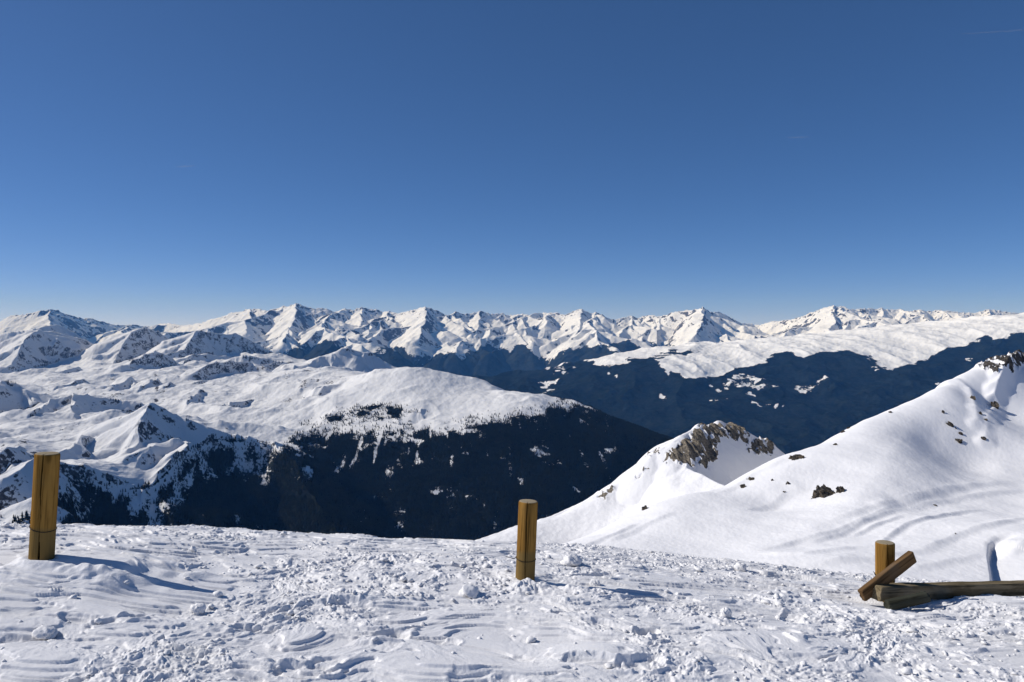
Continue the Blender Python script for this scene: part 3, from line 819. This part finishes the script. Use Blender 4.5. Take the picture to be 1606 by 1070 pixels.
spots = []
for i in range(46):
    y = rs.uniform(2.9, 7.5)
    x = rs.uniform(-.78, .78) * y
    spots.append((x, y, rs.uniform(.09, .24), rs.uniform(.04, .075), rs.normal(0, .5), rs.uniform(.006, .02)))
for px, py, L_, W_, an, dep in ((120, 970, .14, .05, 0, .05), (400, 985, .16, .05, .1, .05), (470, 1048, .2, .07, 0, .07), (510, 1040, .12, .05, .3, .05), (1015, 995, .09, .06, 0, .08), (890, 962, .13, .04, .2, .05), (1590, 1000, .18, .08, .1, .06),
                                (930, 1045, .2, .07, -.2, .07), (1010, 1050, .2, .07, .3, .07), (690, 1000, .14, .05, .2, .05), (545, 950, .2, .06, .1, .05), (1420, 1045, .2, .08, -.2, .06), (20, 1000, .2, .05, 0, .04), (300, 1025, .3, .04, 0, .04), (160, 890, .2, .06, -.2, .05)):
    p = locate(GX, GY, GB, px, py)
    spots.append((p[0], p[1], L_ * .7, W_ * .8, an, dep * .32))
for s_ in spots:
    pit(*s_)
# mound banked round the left post and the drift by the rail
for px, py, w_, h_ in ((60, 895, .35, .05), (10, 890, .3, .05), (1560, 950, .5, .06), (1500, 975, .25, .04), (530, 940, .22, .04), (960, 1035, .25, .04), (1230, 1010, .4, .03)):
    p = locate(GX, GY, GB, px, py)
    sl = gsub(p[0], p[1], 1.2)
    GZ[sl] += h_ * np.exp(-((GX[sl] - p[0]) ** 2 + 2.2 * (GY[sl] - p[1]) ** 2) / w_ ** 2)
# the snow banked up round the foot of the left post
A_, B_ = P(20, 874, 4.3), P(255, 890, 4.22)
d, s_, t = line_coords(GX, GY, [A_ - (B_ - A_) * .35, A_, B_])
sd = d * s_
zt = A_[2] + (np.clip(((GX - A_[0]) * (B_[0] - A_[0]) + (GY - A_[1]) * (B_[1] - A_[1])) / ((B_[0] - A_[0]) ** 2 + (B_[1] - A_[1]) ** 2), -.5, 1.2)) * (B_[2] - A_[2])
sd = sd + .05 * fbm(GX * 4, GY * 4, 3, seed=246)
w = np.where(sd > 0, np.exp(-(sd / .35) ** 2), np.exp(-(np.maximum(-sd - .12, 0) / .2) ** 2)) * sstep(0, .1, t) * sstep(1, .86, t + .08 * fbm(GX * 3, GY * 3, 2, seed=245))
GZ = GZ * (1 - w) + (zt + .7 * D) * w
GZ = GZ + .036 * np.clip(.6 + 1.3 * fbm(GX * 4.3, GY * 4.3, 3, seed=247), 0, 1.5) * np.exp(-((sd + .15) / .06) ** 2) * sstep(0, .12, t) * sstep(1, .85, t)
for px, py, dd in ((824, 906, 4.9), (1388, 936, 5.72)):
    q = P(px, py, dd)
    sl = gsub(q[0], q[1], .8)
    cur = GZ[sl].ravel()[np.argmin(((GX[sl] - q[0]) ** 2 + (GY[sl] - q[1]) ** 2).ravel())]
    GZ[sl] += (q[2] - cur) * np.exp(-((GX[sl] - q[0]) ** 2 + (GY[sl] - q[1]) ** 2) / .2 ** 2)
bank2 = [P(px, py, d) for px, py, d in ((790, 917, 4.76), (850, 918, 4.74), (905, 921, 4.70), (960, 925, 4.66), (1040, 930, 4.66))]
d, s_, t = line_coords(GX, GY, bank2)
sd = d * s_
GZ = GZ + .034 * np.clip(.6 + 1.1 * fbm(GX * 3.1, GY * 3.1, 3, seed=243), 0, 1.4) * sstep(0, .15, t) * sstep(1, .75, t) * np.where(sd > 0, np.exp(-(sd / .05) ** 2), np.exp(-(sd / .22) ** 2)) * (1 + .35 * fbm(GX * 15, GY * 15, 3, seed=244))
gt = NT('trodden_snow')
dirt = gt.rng(gt.noise(1.1, 5, .6), .56, .78)
gc = gt.mix(gt.math('MULTIPLY', dirt, .8), (.845, .83, .82), (.76, .74, .70))
gt.put(gt.bs.inputs['Base Color'], gc)
gt.bs.inputs['Roughness'].default_value = .6
gt.bs.inputs['Specular IOR Level'].default_value = .12
gt.bump(gt.noise(70, 5, .65), .5, .006)
SNOW = gt.m
GROUND = struct('snow_ground', grid_mesh('snow_ground', GX, GY, GZ), SNOW)


def gz(x, y):
    j = np.searchsorted(y_, y); i = np.searchsorted(u_, x / y)
    return float(GZ[min(max(j, 0), len(y_) - 1), min(max(i, 0), len(u_) - 1)])


# crumbled snow lying on it: thousands of small lumps, one mesh
ico = bmesh.new()
bmesh.ops.create_icosphere(ico, subdivisions=2, radius=1.0)
IV = np.array([v.co[:] for v in ico.verts]); IF = np.array([[v.index for v in f.verts] for f in ico.faces])
ico.free()


def lump(size, seed, rough=.3, flat=.75):
    o_ = np.random.default_rng(seed).uniform(0, 50, 3)
    n = fbm(IV[:, 0] * 1.3 + o_[0] + IV[:, 2] * .9, IV[:, 1] * 1.3 + o_[1] - IV[:, 2] * .7, 3, seed=seed % 50)
    v = IV * (1 + rough * n)[:, None]
    return v * np.array(size) * np.array([1, 1, flat])


LUMPS = [lump((1, 1, 1), 300 + i, .38) for i in range(40)]
cv, cf, off = [], [], 0
nclod = 0
cl = rs.random((40, 2))
cy_ = np.sqrt(rs.uniform(2.7 ** 2, 8.6 ** 2, 26000))
cx_ = rs.uniform(-.8, .8, 26000) * cy_
cd_ = snow_detail(cx_, cy_)[1]
keep = rs.random(26000) < .12 + .88 * cd_ ** 1.5
for x, y in list(zip(cx_[keep], cy_[keep]))[:5000]:
    r = float(np.clip(rs.lognormal(-4.95, .5), .0035, .024))
    v = LUMPS[rs.integers(40)] * r * np.array([rs.uniform(.8, 1.5), rs.uniform(.8, 1.2), rs.uniform(.7, 1.1)])
    an = rs.uniform(0, 6.28)
    c_, s_ = math.cos(an), math.sin(an)
    v = np.stack([v[:, 0] * c_ - v[:, 1] * s_, v[:, 0] * s_ + v[:, 1] * c_, v[:, 2]], -1)
    cv.append(v + [x, y, gz(x, y) + r * .25]); cf.append(IF + off); off += len(IV)
o = struct('snow_crumbs', mesh_np('snow_crumbs', np.concatenate(cv), np.concatenate(cf)), SNOW)
o['kind'] = 'stuff'
# ------------------------------------------------------------------ posts, rail, boards
def wood(name, light, dark, grey, greyz=None, scale=1.0, axis=2):
    t = NT(name)
    st = [14 * scale, 14 * scale, 14 * scale]; st[axis] = .9 * scale
    st2 = [60 * scale, 60 * scale, 60 * scale]; st2[axis] = 2.2 * scale
    g1 = t.noise(1.0, 5, .6, .4, t.coord(tuple(st)))
    g2 = t.noise(1.0, 4, .6, .2, t.coord(tuple(st2)))
    bl_ = t.noise(5 * scale, 4, .6)
    c = t.mix(t.rng(g1, .32, .68), dark, light)
    c = t.mix(t.math('MULTIPLY', t.rng(g2, .50, .68), .75), c, tuple(v * .35 for v in dark))
    c = t.mix(t.math('MULTIPLY', t.rng(bl_, .5, .75), .5), c, grey)
    st3 = [5 * scale, 5 * scale, 5 * scale]; st3[axis] = 1.6 * scale
    big_ = t.noise(1.0, 4, .65, .6, t.coord(tuple(st3)))
    c = t.mix(t.math('MULTIPLY', t.rng(big_, .50, .70), .6), c, tuple(v * .55 for v in dark))
    st4 = [17 * scale, 17 * scale, 17 * scale]; st4[axis] = 9 * scale
    kn = t.n('ShaderNodeTexVoronoi'); t.t.links.new(t.coord(tuple(st4)), kn.inputs['Vector']); kn.inputs['Scale'].default_value = .42
    c = t.mix(t.math('MULTIPLY', t.rng(kn.outputs['Distance'], .17, .05), .5), c, tuple(v * .28 for v in dark))
    if greyz is not None:
        sx = t.n('ShaderNodeSeparateXYZ')
        t.t.links.new(t.coord(), sx.inputs[0])
        c = t.mix(t.math('MULTIPLY', t.rng(t.math('ADD', sx.outputs[2], t.math('MULTIPLY', t.math('SUBTRACT', bl_, .5), .06)), greyz + .02, greyz - .02), .75), c, grey)
    c = t.mix(t.attr('endgrain'), c, t.mix(bl_, (.42, .35, .24), (.26, .21, .14)))
    c = t.mix(t.rng(t.attr('crack'), .15, .6), c, (.018, .012, .008))
    t.put(t.bs.inputs['Base Color'], c)
    t.bs.inputs['Roughness'].default_value = .72
    t.bump(g2, .5, .004)
    return t.m


def lathe_post(r, h, below, crack_ang, crack_w, crack_d, seed, nseg=192):
    """a round timber: dished saw-cut top with a worn edge, a drying crack down one side"""
    zs = list(np.linspace(-below, h - .012, 46)) + [h - .006, h - .0025, h]
    rad = [1.0] * 46 + [.985, .955, .91]
    cap = [.8, .6, .4, .2, .06]
    V, CK = [], []
    th = np.arange(nseg) * 2 * np.pi / nseg
    def crk(z):
        off = .10 * math.sin(z * 7 + seed) + .04 * math.sin(z * 23 + seed)
        d = np.abs((th - crack_ang - off * .5 + np.pi) % (2 * np.pi) - np.pi)
        wv = crack_w * (1 + .5 * math.sin(z * 11 + seed * 2)) * (1.9 if z < .2 * h else 1.0)
        return np.clip(1 - d / wv, 0, 1) ** .6
    for z, k_ in zip(zs, rad):
        wob = 1 + .018 * np.cos(th * 2 + seed + z * .8) + .010 * pn(np.cos(th) * 2 + seed, np.sin(th) * 2 + z * 3, seed)
        rr_ = r * k_ * wob - crack_d * crk(z)
        V.append(np.stack([rr_ * np.cos(th), rr_ * np.sin(th), np.full(nseg, z)], -1)); CK.append(crk(z))
    for c_ in cap:
        rr_ = r * c_ - crack_d * .6 * crk(h) * c_
        V.append(np.stack([rr_ * np.cos(th), rr_ * np.sin(th), h + .003 * (1 - c_) + .0012 * pn(np.cos(th) * c_ * 6 + seed, np.sin(th) * c_ * 6, 3)], -1)); CK.append(crk(h) * .7)
    n = len(V)
    V = np.concatenate(V + [np.array([[0, 0, h + .003]])])
    i = np.arange(nseg); j = (i + 1) % nseg
    F_ = np.concatenate([np.stack([a * nseg + i, a * nseg + j, (a + 1) * nseg + j, (a + 1) * nseg + i], -1) for a in range(n - 1)])
    me = mesh_np('timber', V, F_, dict(crack=np.concatenate(CK + [np.zeros(1)]), endgrain=np.concatenate([np.zeros(48 * nseg), np.ones(len(V) - 48 * nseg)])))
    bm_ = bmesh.new(); bm_.from_mesh(me); bm_.verts.ensure_lookup_table()
    for q in range(nseg):
        f_ = bm_.faces.new((bm_.verts[(n - 1) * nseg + q], bm_.verts[(n - 1) * nseg + (q + 1) % nseg], bm_.verts[n * nseg])); f_.smooth = True
    bm_.to_mesh(me); bm_.free()
    return me


def tube(path, r, n=8):
    path = [Vector(p) for p in path]
    V, F_ = [], []
    for i, p in enumerate(path):
        d = (path[min(i + 1, len(path) - 1)] - path[max(i - 1, 0)]).normalized()
        a = d.cross(Vector((0, 0, 1)) if abs(d.z) < .9 else Vector((1, 0, 0))).normalized()
        b = d.cross(a)
        for k_ in range(n):
            V.append(p + r * (math.cos(6.2832 * k_ / n) * a + math.sin(6.2832 * k_ / n) * b))
    for i in range(len(path) - 1):
        for k_ in range(n):
            F_.append((i * n + k_, i * n + (k_ + 1) % n, (i + 1) * n + (k_ + 1) % n, (i + 1) * n + k_))
    me = bpy.data.meshes.new('wire')
    me.from_pydata([tuple(v) for v in V], [], [tuple(f_) for f_ in F_])
    for p_ in me.polygons:
        p_.use_smooth = True
    return me


wt = NT('dark_wire')
wt.put(wt.bs.inputs['Base Color'], (.035, .03, .028)); wt.bs.inputs['Metallic'].default_value = .6; wt.bs.inputs['Roughness'].default_value = .55
POSTW = wood('weathered_timber', (.37, .20, .05), (.17, .085, .02), (.19, .13, .05), greyz=.19)


def ground_at(px, py):
    return locate(GX, GY, GZ, px, py)


def post(base_px, base_py, top_px, top_py, width_px, label, crack, wire_h, seed, tail=None, mat=POSTW):
    p = ground_at(base_px, base_py)
    d = p[1] * CP - (p[2] - EYE) * SP
    top = P(top_px, top_py, d)
    base = P(base_px, base_py, d)
    v = Vector(top - base)
    h = v.length
    r = width_px / F0 * d / 2
    e = empty('post', Vector(base))
    e.rotation_euler = v.to_track_quat('Z', 'Y').to_euler()
    # turn the post so that its own -Y side still looks at the viewer
    q = v.normalized().rotation_difference(Vector((0, 0, 1))).inverted()
    e.rotation_euler = q.to_euler()
    tag(e, label, 'post', 'short round timber posts standing in the snow')
    link('timber', lathe_post(r, h, .3, crack[0] + math.atan2(-base[0], base[1]), *crack[1:], seed), mat, e)
    if wire_h is not None:
        zz = wire_h * h
        ring = [(1.035 * r * math.cos(a), 1.035 * r * math.sin(a), zz + .004 * math.sin(a * 2 + seed) - .012 * math.cos(a) * (1 if seed == 1 else .3)) for a in np.linspace(0, 6.2832, 60)]
        if tail:
            ring = [(x_ * r, y_ * r, zz + z_) for x_, y_, z_ in tail] + [ring[(k_ + 30) % 59] for k_ in range(60)]
        link('wire', tube(ring, .0023), wt.m, e)
    return e, h, r


post(65, 878, 74.5, 711, 35.6, 'tall yellow timber post with a long dark crack, leftmost of the three', (-math.pi / 2 - .32, .036, .03), .30, 1)
post(823.5, 908, 828.5, 786, 30.4, 'round yellow timber post mid picture, in front of dark forest', (-math.pi / 2 - .06, .034, .026), .26, 2,
     tail=[(-2.1, -.2, .012), (-1.6, -.2, .006), (-1.25, -.15, -.002)])
post(1388, 940, 1388, 850.5, 28.5, 'short timber post half hidden behind the leaning broken board, rightmost of the three', (-math.pi / 2 + .25, .03, .012), .42, 4,
     tail=[(-1.45, -.3, .035), (-1.25, -.3, .02), (-1.06, -.2, .0)])


def beam(name, a, b, w, h, seed, mat, up=None, round_=.012, ends=.004, segs=40, chip=0.0):
    """a rough sawn timber from a to b: rounded corners, a bowed wavy surface, chipped ends; local X runs along it"""
    a, b = Vector(a), Vector(b)
    L_ = (b - a).length
    n_c = 6
    prof = []
    for k_, (sx, sy) in enumerate(((1, 1), (-1, 1), (-1, -1), (1, -1))):
        for j in range(n_c):
            an = (k_ * 90 + 90 * j / (n_c - 1)) * math.pi / 180
            prof.append((sx * (w / 2 - round_) + round_ * math.cos(an), sy * (h / 2 - round_) + round_ * math.sin(an)))
    # points between the corners so that the faces can be uneven
    full = []
    for i in range(len(prof)):
        p0, p1 = prof[i], prof[(i + 1) % len(prof)]
        full.append(p0)
        if math.dist(p0, p1) > .02:
            for s_ in (.2, .4, .6, .8):
                full.append((p0[0] + (p1[0] - p0[0]) * s_, p0[1] + (p1[1] - p0[1]) * s_))
    m = len(full)
    fp = np.array(full)
    V = []
    for i in range(segs + 1):
        x = L_ * i / segs
        n1_ = pn(fp[:, 0] * 30 + x * 3 + seed, fp[:, 1] * 30 + x * 1.5, seed)
        sc_ = 1 + .035 * pn(np.array([x * 4.0 + seed]), np.array([.5]), seed)[0]
        q = fp * sc_ + fp / (np.linalg.norm(fp, axis=1, keepdims=True) + 1e-6) * (n1_ * .004)[:, None]
        xe = x + (chip * pn(fp[:, 0] * 40, fp[:, 1] * 40 + seed, seed + 1) if i in (0, segs) else 0) + 0 * fp[:, 0]
        V.append(np.stack([xe, q[:, 0], q[:, 1]], -1))
    k0 = V[0].copy(); k0[:, 1:] *= .9; k0[:, 0] -= ends
    k1 = V[-1].copy(); k1[:, 1:] *= .9; k1[:, 0] += ends
    V = [k0] + V + [k1]
    n = len(V)
    VV = np.concatenate(V)
    i = np.arange(m); j = (i + 1) % m
    F_ = [tuple(int(z) for z in f_) for a_ in range(n - 1) for f_ in np.stack([a_ * m + i, a_ * m + j, (a_ + 1) * m + j, (a_ + 1) * m + i], -1)]
    F_ += [tuple(range(m))[::-1], tuple(range((n - 1) * m, n * m))]
    me = bpy.data.meshes.new(name)
    me.from_pydata([tuple(v) for v in VV], [], F_)
    bm_ = bmesh.new(); bm_.from_mesh(me); bmesh.ops.recalc_face_normals(bm_, faces=bm_.faces[:]); bm_.to_mesh(me); bm_.free()
    for p_ in me.polygons:
        p_.use_smooth = len(p_.vertices) == 4
    o_ = link(name, me, mat)
    x_ax = (b - a).normalized()
    z_ax = Vector(up or (0, 0, 1)); z_ax = (z_ax - z_ax.dot(x_ax) * x_ax).normalized()
    y_ax = z_ax.cross(x_ax)
    o_.matrix_world = Matrix(((x_ax.x, y_ax.x, z_ax.x, a.x), (x_ax.y, y_ax.y, z_ax.y, a.y), (x_ax.z, y_ax.z, z_ax.z, a.z), (0, 0, 0, 1)))
    return o_


RAILW = wood('grey_rail_wood', (.33, .26, .16), (.13, .10, .055), (.25, .21, .15), axis=0)
BOARDW = wood('brown_board_wood', (.21, .125, .06), (.10, .058, .028), (.16, .12, .085), axis=0)
OFFW = wood('dark_offcut_wood', (.06, .062, .048), (.03, .03, .022), (.07, .075, .06), axis=0)
dR = 5.35
o = beam('fence_rail', P(1373, 929, dR), P(1790, 917, 7.1), .10, .104, 3, RAILW, chip=.01)
tag(o, 'long grey brown rail lying low over the snow and running out of the picture', 'fence rail')
o = beam('board', P(1352, 934, 5.36), P(1431, 873, 5.5), .045, .098, 7, BOARDW, up=(-.62, -.25, .78), chip=.008)
tag(o, 'short broken brown board leaning up across the rightmost post', 'board')
o = beam('wood_offcut', P(1392, 950, 5.22), P(1452, 936, 5.25), .075, .07, 9, OFFW, round_=.026, chip=.012)
tag(o, 'dark greenish offcut of wood wedged under the near end of the rail', 'wood offcut')

# ---- rocks poking through the near slope
bpy.context.view_layer.update()
rt = NT('slope_rock')
rn = rt.noise(1.3, 6, .65); rn2 = rt.noise(.45, 4, .6)
rt.put(rt.bs.inputs['Base Color'], rt.mix(rt.rng(rn, .35, .65), (.03, .027, .025), rt.mix(rt.rng(rn2, .4, .6), (.11, .10, .09), (.17, .135, .095))))
rt.bump(rt.noise(3.0, 6, .7), .8, .3)
ico = bmesh.new()
bmesh.ops.create_icosphere(ico, subdivisions=4, radius=1.0)
RV = np.array([v.co[:] for v in ico.verts]); RF = np.array([[v.index for v in f_.verts] for f_ in ico.faces])
ico.free()


def slope_hit(px, py):
    dv = Vector(P(px, py, 100.0)) - Vector((0, 0, EYE))
    ok, loc, nor, _ = SLOPE.ray_cast(Vector((0, 0, EYE)), dv.normalized())
    return (loc, nor) if ok else (None, None)


def rock(px, py, w, h, seed, label, lean=0.0):
    loc, nor = slope_hit(px, py + h * .25)
    if loc is None:
        return
    d = loc.y
    sx, sz = w / F0 * d / 2, h / F0 * d / 2
    r_ = np.random.default_rng(seed)
    ofs = r_.uniform(0, 60, 2)
    big = w >= 12
    vs, fs = [], []
    for b_ in range(6 if big else 2):
        v = RV.copy()
        o2 = ofs + b_ * 7.7
        n_ = ridged(v[:, 0] * .9 + o2[0] + v[:, 2] * .6, v[:, 1] * .9 + o2[1] - v[:, 2] * .8, 4, seed=(seed + b_) % 40) - .8
        v = v * (1 + .6 * n_)[:, None]
        for _ in range(8):
            nd = r_.normal(size=3); nd /= np.linalg.norm(nd)
            ex = np.clip(v @ nd - r_.uniform(.5, .85), 0, None)
            v = v - ex[:, None] * nd * .9
        k_ = 1.0 if b_ == 0 else r_.uniform(.3, .62)
        v = v * (np.array([sx * .72, max(sx, sz) * .8, sz * .95]) * k_ * r_.uniform(.85, 1.15, 3))
        if b_:
            v = v + np.array([r_.uniform(-.85, .85) * sx, r_.uniform(-.6, .6) * sx, r_.uniform(-.75, .6) * sz])
        vs.append(v); fs.append(RF + len(RV) * b_)
    v = np.concatenate(vs)
    c_, s_ = math.cos(lean), math.sin(lean)
    v = np.stack([v[:, 0] * c_ - v[:, 2] * s_, v[:, 1], v[:, 0] * s_ + v[:, 2] * c_], -1)
    o_ = link('rock', mesh_np('rock', v, np.concatenate(fs), smooth=False), rt.m)
    o_.location = loc + Vector((0, max(sx, sz) * .35, sz * .1))
    tag(o_, label, 'rock', 'dark rocks poking out of the snow slope')


ROCKS = [(1293, 771, 36, 27, 1, 'largest dark rock, bare in the middle of the smooth snow slope', .2), (1321, 768, 18, 15, 2, 'dark rock close against the right side of the largest slope rock', .3),
         (1277, 780, 9, 6, 3, 'small stone at the lower left foot of the largest slope rock', 0),
         (1252, 716, 18, 13, 4, 'brown rock standing alone just below the crest, up and left of the largest rock', .3),
         (1322, 677, 10, 6, 5, 'small dark stone on the crest line, the lower of two neighbouring stones', .3), (1331, 671, 7, 5, 6, 'tiny dark stone on the crest line, just above another small stone', .3),
         (1311, 697, 7, 5, 7, 'lone small stone just under the crest above the brown rock', .6),
         (1178, 751, 15, 8, 8, 'flat dark stone near the crest beside the rocky knoll, top of a slanting row', .6), (1166, 763, 14, 7, 9, 'flat dark stone at the bottom of the slanting row beside the rocky knoll', .6),
         (1211, 753, 6, 5, 10, 'tiny stone between the slanting row and the upright dark stone', 0), (1237, 757, 9, 9, 11, 'upright dark stone left of and above the largest slope rock', .5),
         (1230, 771, 5, 5, 12, 'tiny stone just below the upright dark stone', 0),
         (1480, 646, 8, 8, 13, 'small dark rock at the top of the broken line of rocks high on the slope', .2), (1494, 667, 18, 8, 14, 'slanting dark ledge in the broken line of rocks high on the slope', -.65), (1508, 680, 12, 7, 15, 'short dark ledge below the slanting ledge high on the slope', -.7),
         (1504, 691, 15, 9, 16, 'dark rock at the bottom of the broken line of rocks high on the slope', 0), (1543, 688, 10, 8, 17, 'single dark rock right of the broken line of rocks high on the slope', -.2),
         (1527, 623, 8, 14, 18, 'narrow dark rock below the crest of the upper slope', -.4), (1538, 648, 9, 7, 19, 'small dark rock under the narrow rock on the upper slope', -.4), (1546, 658, 7, 6, 20, 'lowest small dark rock below the narrow rock on the upper slope', -.4),
         (1561, 635, 14, 16, 21, 'brown rock beside the dark shadow on the upper slope', -.3), (1397, 646, 9, 6, 22, 'small dark stone breaking the crest halfway up the slope', .3),
         (1012, 797, 12, 8, 23, 'dark stone low on the left end of the crest, under the knoll', .7), (1499, 837, 4, 3, 24, 'tiny dark stone alone on the lower right of the slope', 0), (1466, 792, 9, 3, 26, 'thin dark sliver of rock low among the wind drifts', 0)]
for a_ in ROCKS:
    rock(*a_)

# ---- the larger lumps of snow
for px, py, w, h, sd, lab in ((736, 928, 30, 20, 41, 'rounded lump of snow lying left of the middle post'), (306, 957, 22, 16, 42, 'small ball of snow on the smooth crust below the left post'), (60, 996, 34, 16, 43, 'low crumbled lump of snow near the bottom left corner'),
                              (1141, 962, 16, 15, 44, 'small wedge of snow with a shaded side on the churned snow'), (896, 882, 30, 20, 45, 'pointed lump of snow just right of the middle post'), (934, 915, 16, 11, 46, 'small lump of snow beyond the tip of the middle post shadow'),
                              (299, 862, 10, 10, 47, 'little cone of snow on the far edge right of the left post'), (1165, 890, 18, 14, 48, 'snow lump standing on the edge of the trodden snow'), (443, 837, 9, 6, 49, 'tiny snow lump on the skyline of the trodden snow')):
    p = ground_at(px, py + h * .3)
    d = p[1]
    rx, rz = w / F0 * d / 2, h / F0 * d / 2
    r_ = np.random.default_rng(sd)
    ofs = r_.uniform(0, 40, 2)
    v = RV * (1 + .33 * fbm(RV[:, 0] * 1.2 + ofs[0] + RV[:, 2], RV[:, 1] * 1.2 + ofs[1] - RV[:, 2] * .8, 5, gain=.55, seed=sd))[:, None]
    o = link('snow_lump', mesh_np('snow_lump', v * [rx, rx * .9, rz * 1.15], RF), SNOW)
    o.location = (p[0], p[1] + rx * .3, p[2] + rz * .35)
    tag(o, lab, 'snow lump', 'larger snow lumps on the trodden snow')

# ---- three faint vapour trails high in the sky
ct = bpy.data.materials.new('vapour')
ct.use_nodes = True
ctn = ct.node_tree
ctn.nodes.clear()
d1 = ctn.nodes.new('ShaderNodeBsdfDiffuse'); d1.inputs[0].default_value = (.9, .9, .9, 1)
tr = ctn.nodes.new('ShaderNodeBsdfTransparent')
mx = ctn.nodes.new('ShaderNodeMixShader'); mx.inputs[0].default_value = .10
oo = ctn.nodes.new('ShaderNodeOutputMaterial')
ctn.links.new(tr.outputs[0], mx.inputs[1]); ctn.links.new(d1.outputs[0], mx.inputs[2]); ctn.links.new(mx.outputs[0], oo.inputs['Surface'])
for (x0, y0), (x1, y1), w, lab in (((1507, 53.5), (1640, 45), 2.0, 'long thin vapour trail in the upper right of the blue sky'), ((1234, 216), (1270, 215), 1.8, 'short faint vapour trail halfway up the sky above the right peaks'), ((276, 262), (306, 260), 2.2, 'short faint vapour trail low in the sky above the left peaks')):
    dd = 24000.0
    a_, b_ = P(x0, y0, dd), P(x1, y1, dd * 1.03)
    n_ = 24
    path = [a_ + (b_ - a_) * i / n_ for i in range(n_ + 1)]
    me = tube([p + np.array([0, 0, 8 * math.sin(i * 1.3)]) for i, p in enumerate(path)], 1.0, 10)
    vv = np.zeros(len(me.vertices) * 3); me.vertices.foreach_get('co', vv); vv = vv.reshape(n_ + 1, 10, 3)
    cen = vv.mean(1, keepdims=True)
    prof = np.sin(np.linspace(.12, math.pi - .12, n_ + 1)) ** .6 * (w / F0 * dd / 2)
    vv = cen + (vv - cen) * prof[:, None, None]
    me.vertices.foreach_set('co', vv.astype(np.float32).ravel())
    me.name = 'vapour_trail'
    o = link('vapour_trail', me, ct)
    tag(o, lab, 'vapour trail', 'vapour trails')
# ------------------------------------------------------------------ haze: the air between here and the far range
hz = bpy.data.meshes.new('haze')
bm = bmesh.new()
bmesh.ops.create_cube(bm, size=1.0)
for v in bm.verts:
    v.co = Vector((v.co.x * 84000, (v.co.y + .5) * 42000 - 1600, -2101 + (v.co.z + .5) * (1500 + 2101)))
bm.to_mesh(hz); bm.free()
hm = bpy.data.materials.new('haze_air')
hm.use_nodes = True
ht = hm.node_tree
ht.nodes.clear()
hv = ht.nodes.new('ShaderNodeVolumePrincipled')
hv.inputs['Color'].default_value = (.12, .40, 1.0, 1)
hv.inputs['Absorption Color'].default_value = (1, 1, 1, 1)
hv.inputs['Density'].default_value = 1.5e-5
hv.inputs['Anisotropy'].default_value = 0.0
hto = ht.nodes.new('ShaderNodeOutputMaterial')
ht.links.new(hv.outputs[0], hto.inputs['Volume'])
o = link('haze', hz, hm)
o['kind'] = 'stuff'
